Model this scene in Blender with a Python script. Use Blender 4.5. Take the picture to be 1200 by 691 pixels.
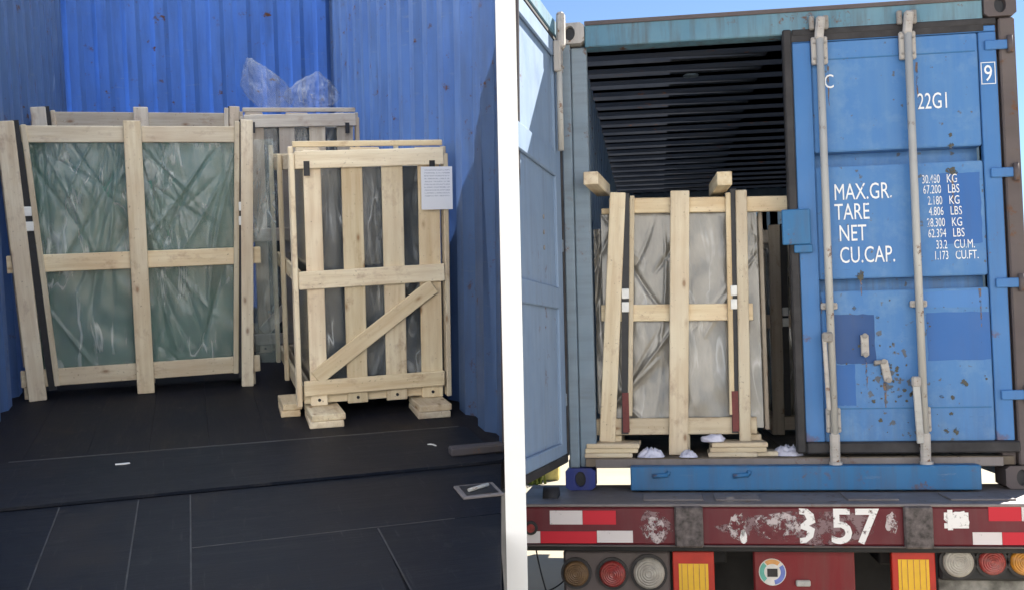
import bpy, bmesh, math, random
import numpy as np
from mathutils import Matrix, Vector, noise
R_ = math.radians
random.seed(7)
sc = bpy.context.scene
for o in list(bpy.data.objects):
    bpy.data.objects.remove(o)
col = sc.collection

# ------------------------------------------------------------------ camera
CAMP = Vector((0.50572, -5.65075, 2.0577))
CR = Matrix(((0.99008, -0.13759, 0.02845), (0.13893, 0.98892, -0.05238), (-0.02092, 0.05581, 0.99822)))
cd = bpy.data.cameras.new('camera')
cd.sensor_fit = 'HORIZONTAL'; cd.sensor_width = 36.0
cd.lens = 36.0 * 1200 / 1200
cd.clip_start = 0.05; cd.clip_end = 2000
cam = bpy.data.objects.new('camera', cd); col.objects.link(cam)
rx, ry, rz = CR.col[0], CR.col[1], CR.col[2]
cm = Matrix((rx, rz, -ry)).transposed().to_4x4()      # camera x=right, y=up, z=-forward
cm.translation = CAMP
cam.matrix_world = cm
sc.camera = cam

# ------------------------------------------------------------------ sky, sun, exposure
TOSUN = Vector((0.40, 0.62, 0.67)).normalized()
EL = math.asin(TOSUN.z); AZ = math.atan2(TOSUN.x, TOSUN.y)
w = bpy.data.worlds.new('World'); sc.world = w; w.use_nodes = True
wn = w.node_tree.nodes; wl = w.node_tree.links
sk = wn.new('ShaderNodeTexSky'); sk.sky_type = 'NISHITA'; sk.sun_disc = False
sk.sun_elevation = EL; sk.sun_rotation = AZ
sk.air_density = 0.8; sk.dust_density = 0.0; sk.ozone_density = 3.0
wl.new(sk.outputs[0], wn['Background'].inputs[0])
wn['Background'].inputs[1].default_value = 0.05
sd = bpy.data.lights.new('sun', 'SUN'); sd.energy = 5.0; sd.angle = R_(0.5); sd.color = (1.0, 0.94, 0.84)
so = bpy.data.objects.new('sun', sd); col.objects.link(so)
so.location = (6, 4, 9); so.rotation_euler = TOSUN.to_track_quat('Z', 'Y').to_euler()
vs = sc.view_settings
vs.view_transform = 'Standard'; vs.look = 'None'; vs.gamma = 1.0; vs.use_curve_mapping = False
vs.exposure = 1.8

# ------------------------------------------------------------------ materials
class NM:
    def __init__(s, name):
        s.m = bpy.data.materials.new(name); s.m.use_nodes = True
        s.t = s.m.node_tree; s.n = s.t.nodes; s.b = s.n['Principled BSDF']; s.out = s.n['Material Output']
    def add(s, typ, **kw):
        n = s.n.new(typ)
        for k, v in kw.items():
            if k.startswith('i_'):
                key = k[2:]; n.inputs[int(key) if key.isdigit() else key].default_value = v
            else: setattr(n, k, v)
        return n
    def link(s, a, b): s.t.links.new(a, b)
    def coord(s, scale=(1, 1, 1), rnd=True):
        tc = s.add('ShaderNodeTexCoord'); mp = s.add('ShaderNodeMapping')
        mp.inputs['Scale'].default_value = scale
        s.link(tc.outputs['Object'], mp.inputs['Vector'])
        if rnd:
            oi = s.add('ShaderNodeObjectInfo'); cb = s.add('ShaderNodeCombineXYZ')
            mm = s.add('ShaderNodeMath', operation='MULTIPLY', i_1=37.0); s.link(oi.outputs['Random'], mm.inputs[0])
            for k in range(3): s.link(mm.outputs[0], cb.inputs[k])
            s.link(cb.outputs[0], mp.inputs['Location'])
        return mp.outputs[0]
    def noise(s, vec, scale, detail=4, rough=0.55):
        n = s.add('ShaderNodeTexNoise'); n.inputs['Scale'].default_value = scale
        n.inputs['Detail'].default_value = detail; n.inputs['Roughness'].default_value = rough
        s.link(vec, n.inputs['Vector']); return n.outputs['Fac']
    def ramp(s, fac, stops):
        r = s.add('ShaderNodeValToRGB'); e = r.color_ramp.elements
        while len(e) < len(stops): e.new(0.5)
        for q, (p, c) in zip(e, stops):
            q.position = p; q.color = (c, c, c, 1) if isinstance(c, (int, float)) else (*c, 1)
        s.link(fac, r.inputs[0]); return r.outputs[0]
    def mix(s, fac, a, b, blend='MIX'):
        n = s.add('ShaderNodeMix'); n.data_type = 'RGBA'; n.blend_type = blend
        def put(x, i):
            if isinstance(x, (int, float)): n.inputs[i].default_value = x
            elif isinstance(x, tuple): n.inputs[i].default_value = (*x, 1)
            else: s.link(x, n.inputs[i])
        put(fac, 0); put(a, 6); put(b, 7); return n.outputs[2]
    def math(s, op, a, b=None, clamp=False):
        n = s.add('ShaderNodeMath', operation=op, use_clamp=clamp)
        for i, x in enumerate((a, b)):
            if x is None: continue
            if isinstance(x, (int, float)): n.inputs[i].default_value = x
            else: s.link(x, n.inputs[i])
        return n.outputs[0]
    def bump(s, h, strength=0.3, dist=0.01):
        b = s.add('ShaderNodeBump'); b.inputs['Strength'].default_value = strength; b.inputs['Distance'].default_value = dist
        s.link(h, b.inputs['Height']); s.link(b.outputs[0], s.b.inputs['Normal'])
    def set(s, base=None, rough=None, metal=None, spec=None):
        for k, v in (('Base Color', base), ('Roughness', rough), ('Metallic', metal), ('Specular IOR Level', spec)):
            if v is None: continue
            if isinstance(v, tuple): s.b.inputs[k].default_value = (*v, 1)
            elif isinstance(v, (int, float)): s.b.inputs[k].default_value = v
            else: s.link(v, s.b.inputs[k])

def wood(name, dark, light, knot=(0.24, 0.11, 0.045)):
    M = NM(name)
    v = M.coord((1.0, 14, 14)); v2 = M.coord((1, 1, 1))
    g = M.noise(v, 2.2, 6, 0.6); big = M.noise(v2, 2.5, 3)
    c = M.ramp(g, [(0.30, dark), (0.60, light)])
    c = M.mix(M.ramp(big, [(0.42, 0.0), (0.75, 0.55)]), c, (dark[0] * .86, dark[1] * .72, dark[2] * .66))
    vo = M.add('ShaderNodeTexVoronoi'); vo.inputs['Scale'].default_value = 4.5
    mp = M.coord((1.0, 2.2, 2.2)); M.link(mp, vo.inputs['Vector'])
    k = M.ramp(vo.outputs['Distance'], [(0.05, 1.0), (0.10, 0.35), (0.17, 0.0)])
    c = M.mix(M.math('MULTIPLY', k, 0.75), c, knot)
    stn = M.noise(M.coord((1.0, 1.6, 1.6)), 5.5, 5, 0.7)
    c = M.mix(M.ramp(stn, [(0.56, 0.0), (0.70, 0.55)]), c, (0.36, 0.22, 0.14))
    spk = M.noise(M.coord((1, 1, 1)), 60, 3, 0.6)
    c = M.mix(M.ramp(spk, [(0.66, 0.0), (0.72, 0.55)]), c, (0.16, 0.10, 0.06))
    oi = M.add('ShaderNodeObjectInfo')
    br = M.add('ShaderNodeHueSaturation'); M.link(c, br.inputs['Color'])
    M.link(M.math('ADD', M.math('MULTIPLY', oi.outputs['Random'], 0.36), 0.78), br.inputs['Value'])
    M.link(M.math('ADD', M.math('MULTIPLY', M.math('FRACT', M.math('MULTIPLY', oi.outputs['Random'], 7.3)), 0.35), 0.80), br.inputs['Saturation'])
    M.set(br.outputs[0], 0.72, 0, 0.25); M.bump(g, 0.5, 0.006)
    return M.m

def paint(name, base, fade, rough=0.5, rust=0.0, rustscale=9, dirt=0.25, streak=True, spec=0.35, dirtc=(0.09, 0.08, 0.07), scuff=0.0):
    M = NM(name)
    v = M.coord((1, 1, 1), False); vst = M.coord((6, 6, 0.7), False)
    a = M.noise(v, 1.6, 5, 0.6)
    c = M.mix(M.ramp(a, [(0.3, 0.0), (0.75, 1.0)]), base, fade)
    if streak:
        st = M.noise(vst, 2.5, 5, 0.65)
        c = M.mix(M.math('MULTIPLY', M.ramp(st, [(0.45, 0.0), (0.8, 1.0)]), dirt), c, dirtc)
    if rust:
        r = M.noise(v, rustscale, 5, 0.7); pick = M.noise(v, 1.3, 2)
        rm = M.math('MULTIPLY', M.ramp(r, [(0.60, 0.0), (0.67, 1.0)]), M.ramp(pick, [(0.5 - 0.12 * rust, 0.0), (0.62 - 0.1 * rust, 1.0)]))
        c = M.mix(rm, c, M.mix(M.noise(v, 40, 3), (0.07, 0.03, 0.018), (0.20, 0.085, 0.035)))
    if scuff:
        sx_ = M.coord((2.0, 2.0, 14), False)
        sf = M.math('MULTIPLY', M.ramp(M.noise(sx_, 2.2, 5, 0.75), [(0.60, 0.0), (0.68, 1.0)]), M.ramp(M.noise(v, 1.1, 3), [(0.42, 0.0), (0.62, 1.0)]))
        c = M.mix(M.math('MULTIPLY', sf, scuff), c, (0.30, 0.33, 0.38))
    rr = M.ramp(M.noise(v, 5, 4), [(0.2, rough - 0.1), (0.8, min(1, rough + 0.18))])
    M.set(c, rr, 0, spec); M.bump(M.noise(v, 3.5, 4), 0.12, 0.02)
    return M.m

def plain(name, base, rough=0.5, metal=0.0, var=0.25, scale=12, spec=0.4):
    M = NM(name); v = M.coord((1, 1, 1))
    n = M.noise(v, scale, 5, 0.6)
    c = M.mix(M.ramp(n, [(0.3, 0.0), (0.75, 1.0)]), tuple(x * (1 - var) for x in base), tuple(min(1, x * (1 + var)) for x in base))
    M.set(c, rough, metal, spec); M.bump(n, 0.1, 0.004)
    return M.m

def film(name, tint, opac, rough=0.16, crease=0.75):
    M = NM(name); v = M.coord((1, 1, 1)); vs_ = M.coord((3.0, 3.0, 0.8))
    n = M.noise(vs_, 4.0, 6, 0.65)
    c = M.mix(M.ramp(n, [(0.3, 0.0), (0.8, 1.0)]), tuple(x * 0.75 for x in tint), tuple(min(1, x * 1.35) for x in tint))
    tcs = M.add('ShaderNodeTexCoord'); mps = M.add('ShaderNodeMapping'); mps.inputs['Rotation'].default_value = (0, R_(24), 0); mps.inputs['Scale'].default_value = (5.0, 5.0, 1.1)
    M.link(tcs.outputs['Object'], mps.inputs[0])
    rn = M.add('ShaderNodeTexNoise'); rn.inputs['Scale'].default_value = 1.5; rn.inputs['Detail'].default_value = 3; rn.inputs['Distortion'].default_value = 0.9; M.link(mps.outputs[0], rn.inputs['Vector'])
    cre = M.ramp(M.math('ABSOLUTE', M.math('SUBTRACT', rn.outputs['Fac'], 0.5)), [(0.0, 1.0), (0.012, 0.7), (0.045, 0.0)])  # white crease streaks: wrinkle haze plus highlights put into colour and opacity
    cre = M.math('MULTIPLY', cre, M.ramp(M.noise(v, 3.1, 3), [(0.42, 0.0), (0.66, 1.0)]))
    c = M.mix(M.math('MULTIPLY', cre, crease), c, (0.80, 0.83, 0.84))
    M.set(c, rough, 0, 0.9); M.bump(n, 0.45, 0.01)
    M.b.inputs['Coat Weight'].default_value = 0.6; M.b.inputs['Coat Roughness'].default_value = 0.08
    tr = M.add('ShaderNodeBsdfTransparent'); ms = M.add('ShaderNodeMixShader')
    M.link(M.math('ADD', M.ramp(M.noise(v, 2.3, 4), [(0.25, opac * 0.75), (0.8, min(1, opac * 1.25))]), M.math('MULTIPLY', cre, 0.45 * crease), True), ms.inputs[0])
    M.link(tr.outputs[0], ms.inputs[1]); M.link(M.b.outputs[0], ms.inputs[2]); M.link(ms.outputs[0], M.out.inputs[0])
    return M.m

MT = {}
MT['pine'] = wood('pale_pine', (0.62, 0.50, 0.33), (0.78, 0.68, 0.50))
MT['pine_grey'] = wood('weathered_pine', (0.50, 0.42, 0.33), (0.66, 0.58, 0.47))
MT['glass'] = plain('green_glass_pack', (0.035, 0.125, 0.10), 0.10, 0, 0.25, 3, 0.6)
MT['darkglass'] = plain('dark_glass_pack', (0.035, 0.042, 0.052), 0.14, 0, 0.3, 3, 0.6)
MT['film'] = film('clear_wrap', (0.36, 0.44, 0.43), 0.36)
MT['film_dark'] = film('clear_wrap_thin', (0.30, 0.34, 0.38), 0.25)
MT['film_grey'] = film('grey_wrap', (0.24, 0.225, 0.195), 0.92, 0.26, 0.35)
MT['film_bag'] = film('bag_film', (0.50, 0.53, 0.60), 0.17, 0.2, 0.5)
MT['strap'] = plain('black_strap', (0.016, 0.017, 0.022), 0.45, 0, 0.3, 30)
MT['strap_red'] = plain('dark_red_strap', (0.14, 0.022, 0.022), 0.5, 0, 0.3, 30)
MT['buckle'] = plain('white_buckle', (0.78, 0.78, 0.76), 0.4, 0, 0.08, 30)
MT['left_blue'] = paint('interior_blue_paint', (0.085, 0.19, 0.46), (0.11, 0.225, 0.50), 0.5, 0.3, 11, 0.45, True, 0.4, (0.06, 0.09, 0.17), 0.35)
MT['left_side'] = paint('side_wall_blue_paint', (0.10, 0.18, 0.37), (0.14, 0.23, 0.42), 0.42, 0.5, 11, 0.5, True, 0.5, (0.10, 0.12, 0.17), 0.5)
MT['left_post'] = paint('dark_post_paint', (0.045, 0.045, 0.06), (0.09, 0.075, 0.075), 0.55, 0.8, 7, 0.5)
MT['cont_blue'] = paint('container_blue_paint', (0.045, 0.165, 0.42), (0.072, 0.205, 0.46), 0.5, 0.25, 8, 0.25)
MT['sill_blue'] = paint('sill_blue_paint', (0.024, 0.135, 0.32), (0.042, 0.175, 0.37), 0.5, 0.5, 10, 0.5, scuff=0.35)
MT['cast_blue'] = paint('casting_blue_paint', (0.02, 0.035, 0.20), (0.035, 0.055, 0.24), 0.5, 0.2, 12, 0.4)
MT['teal'] = paint('weathered_teal_paint', (0.075, 0.19, 0.28), (0.17, 0.30, 0.37), 0.6, 1.0, 9, 0.8)
MT['brown_steel'] = paint('grimy_steel', (0.085, 0.07, 0.075), (0.14, 0.115, 0.11), 0.65, 0.7, 9, 0.5)
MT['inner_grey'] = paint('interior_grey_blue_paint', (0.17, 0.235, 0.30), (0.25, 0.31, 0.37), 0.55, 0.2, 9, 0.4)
MT['roof_shade'] = paint('shaded_roof_paint', (0.035, 0.045, 0.065), (0.05, 0.06, 0.08), 0.6, 0.2, 9, 0.4)  # ceiling colour darkened to carry the low light of the interior
MT['door_in'] = paint('open_door_paint', (0.20, 0.29, 0.43), (0.26, 0.35, 0.49), 0.5, 0.1, 9, 0.25)
MT['rubber'] = plain('door_gasket', (0.035, 0.033, 0.035), 0.7, 0, 0.4, 10)
MT['rod'] = paint('lock_rod_paint', (0.40, 0.40, 0.39), (0.52, 0.51, 0.48), 0.5, 0.6, 14, 0.3)
MT['cam'] = paint('rusty_cam_paint', (0.42, 0.40, 0.38), (0.52, 0.48, 0.44), 0.6, 1.4, 20, 0.5)
MT['cam_dirty'] = paint('rusty_catch_steel', (0.26, 0.25, 0.24), (0.36, 0.33, 0.30), 0.6, 1.6, 22, 0.5)
def m_floor():
    M = NM('dark_plywood_floor'); v = M.coord((1, 1, 1)); vl = M.coord((1.0, 8, 1))
    a = M.noise(v, 2.0, 6, 0.7); g = M.noise(vl, 3.0, 6, 0.7); d = M.noise(v, 9, 5, 0.75)
    c = M.ramp(a, [(0.3, (0.007, 0.009, 0.017)), (0.6, (0.016, 0.015, 0.018)), (0.8, (0.040, 0.030, 0.024))])
    c = M.mix(M.ramp(g, [(0.52, 0.0), (0.8, 0.5)]), c, (0.05, 0.04, 0.034))
    c = M.mix(M.ramp(d, [(0.64, 0.0), (0.74, 0.6)]), c, (0.085, 0.075, 0.066))
    M.set(c, 0.6, 0, 0.12); M.bump(g, 0.3, 0.006); return M.m
MT['ply'] = m_floor()
MT['ply_light'] = plain('worn_plywood_floor', (0.16, 0.13, 0.10), 0.7, 0, 0.4, 5, 0.2)
MT['dark'] = plain('chassis_black', (0.02, 0.02, 0.022), 0.7, 0, 0.4, 6)
MT['tyre'] = plain('tyre_rubber', (0.022, 0.022, 0.022), 0.85, 0, 0.3, 10)
MT['deck'] = paint('grey_deck_steel', (0.16, 0.14, 0.14), (0.25, 0.225, 0.22), 0.6, 0.5, 9, 0.4)
MT['red'] = paint('trailer_red_paint', (0.085, 0.006, 0.013), (0.14, 0.014, 0.022), 0.5, 0.0, 9, 0.35, True, 0.4, (0.10, 0.06, 0.065))
MT['red_panel'] = paint('red_panel_paint', (0.16, 0.006, 0.012), (0.20, 0.012, 0.018), 0.5, 0, 9, 0.35)
MT['scrap'] = plain('white_scrap', (0.7, 0.7, 0.7), 0.6)
MT['plate_red'] = plain('red_warning_plate', (0.42, 0.022, 0.012), 0.4, 0, 0.15, 14)
MT['plate_yellow'] = plain('yellow_warning_plate', (0.72, 0.42, 0.006), 0.35, 0, 0.08, 14, 0.6)
MT['lens_red'] = plain('red_lamp_lens', (0.25, 0.03, 0.028), 0.3, 0, 0.4, 60, 0.7)
MT['lens_white'] = plain('dusty_clear_lens', (0.32, 0.30, 0.27), 0.35, 0, 0.3, 18, 0.7)
MT['lens_amber'] = plain('amber_lamp_lens', (0.45, 0.19, 0.02), 0.3, 0, 0.3, 30, 0.7)
MT['lens_brown'] = plain('dirty_amber_lens', (0.13, 0.075, 0.035), 0.45, 0, 0.4, 20, 0.5)
MT['white_col'] = plain('white_column_paint', (0.86, 0.86, 0.86), 0.6, 0, 0.02, 5, 0.2)
MT['concrete'] = plain('dock_concrete', (0.30, 0.29, 0.27), 0.9, 0, 0.3, 3, 0.2)
MT['cloth'] = plain('white_cloth', (0.66, 0.66, 0.78), 0.85, 0, 0.12, 20, 0.1)
MT['bracket'] = plain('chipped_bracket', (0.10, 0.085, 0.085), 0.6, 0, 0.75, 26, 0.3)
MT['flap'] = plain('dirty_mud_flap', (0.24, 0.235, 0.22), 0.85, 0, 0.7, 9, 0.2)
MT['sticker_green'] = plain('sticker_green', (0.10, 0.36, 0.30), 0.4)
MT['sticker_blue'] = plain('sticker_blue', (0.13, 0.18, 0.50), 0.4)
MT['sticker_white'] = plain('sticker_white', (0.62, 0.60, 0.58), 0.4)
MT['sticker_orange'] = plain('sticker_orange', (0.60, 0.30, 0.10), 0.4)
MT['leaf'] = plain('weed_leaf', (0.12, 0.15, 0.03), 0.7, 0, 0.4, 9, 0.2)
MT['yellow_wall'] = plain('yellow_kerb_paint', (0.55, 0.45, 0.16), 0.8, 0, 0.4, 6, 0.2)

def m_steelplate():
    M = NM('dark_steel_plate'); v = M.coord((1, 1, 1)); vl = M.coord((1.0, 9.0, 1.0)); vc = M.coord((16, 1.1, 1))
    a = M.noise(v, 1.4, 6, 0.65); s = M.noise(vl, 2.0, 6, 0.7); sc_ = M.noise(vc, 3.0, 4, 0.6)
    c = M.ramp(a, [(0.28, (0.003, 0.006, 0.015)), (0.52, (0.008, 0.011, 0.019)), (0.75, (0.030, 0.027, 0.028))])  # bluish tones put the sheen of the plates into their colour
    c = M.mix(M.math('MULTIPLY', M.ramp(sc_, [(0.62, 0.0), (0.75, 1.0)]), 0.35), c, (0.085, 0.08, 0.08))
    c = M.mix(M.math('MULTIPLY', M.ramp(s, [(0.55, 0.0), (0.85, 1.0)]), 0.45), c, (0.05, 0.046, 0.046))
    du = M.noise(v, 7, 6, 0.78)
    c = M.mix(M.ramp(du, [(0.60, 0.0), (0.75, 0.5)]), c, (0.055, 0.052, 0.055))
    M.set(c, M.ramp(a, [(0.2, 0.38), (0.8, 0.65)]), 0.0, 0.12); M.bump(s, 0.2, 0.01)
    return M.m
MT['plate'] = m_steelplate()
MT['pale_seam'] = plain('pale_seam_steel', (0.05, 0.05, 0.055), 0.5, 0, 0.6, 9, 0.3)  # paler steel for strips that imitate edges catching light

def m_ground():
    M = NM('yard_concrete'); tc = M.add('ShaderNodeTexCoord'); v = tc.outputs['Object']
    a = M.noise(v, 0.35, 6, 0.6); b = M.noise(v, 6, 6, 0.7)
    c = M.ramp(a, [(0.3, (0.27, 0.235, 0.175)), (0.75, (0.35, 0.31, 0.24))])
    c = M.mix(M.ramp(b, [(0.5, 0.0), (0.9, 0.5)]), c, (0.24, 0.22, 0.19))
    M.set(c, 0.9, 0, 0.2); M.bump(b, 0.3, 0.02); return M.m
MT['ground'] = m_ground()

def m_tarp():
    M = NM('fill_tarp'); v = M.coord((1, 1, 1)); n = M.noise(v, 3, 4)  # added tarp, lets sunlight glow down onto the crates
    c = M.ramp(n, [(0.3, (0.66, 0.74, 0.86)), (0.8, (0.74, 0.82, 0.93))])
    d = M.add('ShaderNodeBsdfDiffuse'); t = M.add('ShaderNodeBsdfTranslucent'); mx = M.add('ShaderNodeMixShader', i_0=0.75)
    M.link(c, d.inputs[0]); M.link(c, t.inputs[0]); M.link(d.outputs[0], mx.inputs[1]); M.link(t.outputs[0], mx.inputs[2])
    M.link(mx.outputs[0], M.out.inputs[0]); return M.m
MT['tarp'] = m_tarp()

def m_letter(name, base, wear):
    M = NM(name); tc = M.add('ShaderNodeTexCoord'); v = tc.outputs['Object']
    n = M.noise(v, 22, 6, 0.75)
    M.set(base, 0.55, 0, 0.3)
    tr = M.add('ShaderNodeBsdfTransparent'); ms = M.add('ShaderNodeMixShader')
    M.link(M.ramp(n, [(wear - 0.06, 0.0), (wear + 0.04, 1.0)]), ms.inputs[0])
    M.link(tr.outputs[0], ms.inputs[1]); M.link(M.b.outputs[0], ms.inputs[2]); M.link(ms.outputs[0], M.out.inputs[0]); return M.m
MT['letter'] = m_letter('white_lettering', (0.80, 0.82, 0.84), 0.36)
MT['letter_worn'] = m_letter('worn_lettering', (0.80, 0.82, 0.84), 0.40)
MT['stencil'] = m_letter('sprayed_white', (0.74, 0.73, 0.73), 0.42)
MT['tape_white'] = m_letter('white_reflective_tape', (0.62, 0.58, 0.59), 0.37); MT['tape_red'] = m_letter('red_reflective_tape', (0.50, 0.018, 0.035), 0.34)
MT['overspray'] = m_letter('grey_overspray', (0.20, 0.13, 0.14), 0.52)
MT['smudge'] = m_letter('white_paint_smudge', (0.46, 0.40, 0.41), 0.52)

def m_paper():
    M = NM('printed_paper'); tc = M.add('ShaderNodeTexCoord'); sep = M.add('ShaderNodeSeparateXYZ'); M.link(tc.outputs['Generated'], sep.inputs[0])
    rows = M.math('GREATER_THAN', M.math('FRACT', M.math('MULTIPLY', sep.outputs[2], 15)), 0.55)
    mp = M.add('ShaderNodeMapping'); mp.inputs['Scale'].default_value = (26, 1, 15); M.link(tc.outputs['Generated'], mp.inputs[0])
    n = M.noise(mp.outputs[0], 1.6, 2)
    ink = M.math('MULTIPLY', rows, M.math('GREATER_THAN', n, 0.47))
    inx = M.math('MULTIPLY', M.math('GREATER_THAN', sep.outputs[0], 0.1), M.math('LESS_THAN', sep.outputs[0], 0.92))
    iny = M.math('MULTIPLY', M.math('GREATER_THAN', sep.outputs[2], 0.28), M.math('LESS_THAN', sep.outputs[2], 0.95))
    ink = M.math('MULTIPLY', ink, M.math('MULTIPLY', inx, iny))
    M.set(M.mix(M.math('MULTIPLY', ink, 0.55), (0.74, 0.76, 0.82), (0.25, 0.28, 0.38)), 0.7, 0, 0.2); return M.m
MT['paper'] = m_paper()

def m_door(name='closed_door_paint'):
    """blue door paint with repainted rectangles (object space of the door, metres) and rust bloom"""
    M = NM(name); tc = M.add('ShaderNodeTexCoord'); v = tc.outputs['Object']; sep = M.add('ShaderNodeSeparateXYZ'); M.link(v, sep.inputs[0])
    X, Z = sep.outputs[0], sep.outputs[2]
    mps = M.add('ShaderNodeMapping'); mps.inputs['Scale'].default_value = (7, 7, 0.5); M.link(v, mps.inputs[0])
    a = M.noise(v, 1.7, 6, 0.6); st = M.noise(mps.outputs[0], 2.2, 5, 0.65); fine = M.noise(v, 26, 5, 0.7); wob = M.noise(v, 14, 4)
    c = M.mix(M.ramp(a, [(0.3, 0.0), (0.72, 1.0)]), (0.048, 0.170, 0.43), (0.078, 0.215, 0.47))
    c = M.mix(M.math('MULTIPLY', M.ramp(st, [(0.42, 0.0), (0.75, 1.0)]), 0.40), c, (0.12, 0.25, 0.44))
    def spot(x, z, r):
        dx = M.math('SUBTRACT', X, x); dz = M.math('SUBTRACT', Z, z)
        d = M.math('SQRT', M.math('ADD', M.math('MULTIPLY', dx, dx), M.math('MULTIPLY', dz, dz)))
        return M.math('SUBTRACT', 1.0, M.math('DIVIDE', d, r), True)
    area = spot(1.72, 0.58, 0.36)
    blob = M.noise(v, 19, 3, 0.55)
    rust = M.ramp(M.math('ADD', blob, M.math('MULTIPLY', area, 0.10)), [(0.665, 0.0), (0.70, 1.0)])
    chips = M.math('MULTIPLY', M.ramp(fine, [(0.66, 0.0), (0.69, 1.0)]), M.ramp(a, [(0.45, 0.0), (0.6, 1.0)]))
    c = M.mix(M.math('MULTIPLY', chips, 0.5), c, (0.12, 0.13, 0.14))
    c = M.mix(M.math('MULTIPLY', rust, 0.8), c, M.mix(fine, (0.05, 0.05, 0.04), (0.13, 0.11, 0.08)))
    mp2 = M.add('ShaderNodeMapping'); mp2.inputs['Scale'].default_value = (1.0, 1, 20); mp2.inputs['Rotation'].default_value = (0, R_(8), 0); M.link(v, mp2.inputs[0])
    scr = M.ramp(M.noise(mp2.outputs[0], 2.6, 4, 0.7), [(0.69, 0.0), (0.715, 1.0)])
    c = M.mix(M.math('MULTIPLY', scr, 0.55), c, (0.03, 0.06, 0.11))
    cl = M.noise(v, 5.5, 6, 0.7)
    c = M.mix(M.ramp(cl, [(0.5, 0.0), (0.8, 0.55)]), c, (0.20, 0.33, 0.48))
    low = M.math('MULTIPLY', M.ramp(M.noise(mps.outputs[0], 4.0, 5, 0.7), [(0.4, 0.0), (0.7, 1.0)]), M.math('SUBTRACT', 1.0, M.math('MULTIPLY', Z, 1.6), True))
    c = M.mix(M.math('MULTIPLY', low, 0.45), c, (0.10, 0.11, 0.11))
    M.set(c, M.ramp(a, [(0.2, 0.38), (0.8, 0.66)]), 0, 0.35); M.bump(M.noise(v, 3, 5), 0.35, 0.03); return M.m
MT['door'] = m_door()
MT['patch_mid'] = paint('repaint_blue', (0.022, 0.115, 0.37), (0.03, 0.13, 0.39), 0.45, 0, 9, 0.15)
MT['patch_dark'] = paint('repaint_dark_blue', (0.016, 0.068, 0.22), (0.024, 0.08, 0.25), 0.45, 0, 9, 0.15)
MT['patch_light'] = paint('repaint_light_blue', (0.055, 0.19, 0.49), (0.07, 0.21, 0.50), 0.45, 0, 9, 0.15)
MT['run'] = m_letter('rust_run', (0.17, 0.12, 0.09), 0.50)
MT['rust'] = m_letter('rust_bloom', (0.075, 0.075, 0.06), 0.45)

# ------------------------------------------------------------------ mesh helpers
def newobj(name, me, mat=None, parent=None, mtx=None):
    o = bpy.data.objects.new(name, me); col.objects.link(o)
    if mat is not None and me is not None and len(me.materials) == 0: me.materials.append(MT[mat])
    if parent is not None: o.parent = parent
    if mtx is not None: o.matrix_basis = mtx
    return o
_cache = {}
def box_me(dx, dy, dz, mat, bev):
    k = (round(dx, 4), round(dy, 4), round(dz, 4), mat, bev)
    if k not in _cache:
        bm = bmesh.new(); bmesh.ops.create_cube(bm, size=1.0)
        bmesh.ops.scale(bm, vec=(dx, dy, dz), verts=bm.verts)
        if bev: bmesh.ops.bevel(bm, geom=bm.edges[:], offset=min(bev, min(dx, dy, dz) * 0.3), segments=1, affect='EDGES')
        me = bpy.data.meshes.new('box'); bm.to_mesh(me); bm.free(); me.materials.append(MT[mat]); _cache[k] = me
    return _cache[k]
T = Matrix.Translation
def Rot(a, ax): return Matrix.Rotation(a, 4, ax)
def box(P, name, x0, x1, y0, y1, z0, z1, mat, bev=0.004, rot=None):
    """axis-aligned box in the frame of root P; local X runs along its longest side"""
    dx, dy, dz = x1 - x0, y1 - y0, z1 - z0
    c = Vector(((x0 + x1) / 2, (y0 + y1) / 2, (z0 + z1) / 2)) - base_of(P)
    m = T(c)
    if rot is not None: m = m @ rot
    if dz >= dx and dz >= dy: m = m @ Rot(-math.pi / 2, 'Y'); d = (dz, dy, dx)
    elif dy > dx: m = m @ Rot(math.pi / 2, 'Z'); d = (dy, dx, dz)
    else: d = (dx, dy, dz)
    return newobj(name, box_me(*d, mat, bev), None, P, m)
def rawbox(P, name, x0, x1, y0, y1, z0, z1, mat, bev=0.004):
    c = Vector(((x0 + x1) / 2, (y0 + y1) / 2, (z0 + z1) / 2)) - base_of(P)
    return newobj(name, box_me(x1 - x0, y1 - y0, z1 - z0, mat, bev), None, P, T(c))
def seg(P, name, a, b, width, y0, th, mat, bev=0.004):
    """board standing in the x-z plane from a to b"""
    du, dw = b[0] - a[0], b[1] - a[1]; L = math.hypot(du, dw)
    m = T(Vector(((a[0] + b[0]) / 2, y0 + th / 2, (a[1] + b[1]) / 2)) - base_of(P)) @ Rot(-math.atan2(dw, du), 'Y')
    return newobj(name, box_me(L, th, width, mat, bev), None, P, m)
BASE = {}
def base_of(P):
    if P is None: return Vector((0, 0, 0))
    return BASE.get(P.name, Vector((0, 0, 0)))
def sub(P, name, fn):
    """make fn's object a child of part P (P itself lies under a root)"""
def thing(name, frame, base, label, cat, group=None, kind=None):
    o = bpy.data.objects.new(name, None); col.objects.link(o)
    o.empty_display_size = 0.1
    o.matrix_basis = frame @ T(Vector(base)); BASE[o.name] = Vector(base)
    if label: o['label'] = label; o['category'] = cat
    if group: o['group'] = group
    if kind: o['kind'] = kind
    return o
def tag(o, label, cat, group=None):
    o['label'] = label; o['category'] = cat
    if group: o['group'] = group
    return o
def under(child, part):
    """re-parent child (given in the root's frame) below part"""
    child.matrix_basis = part.matrix_basis.inverted() @ child.matrix_basis
    child.parent = part
    return child
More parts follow.
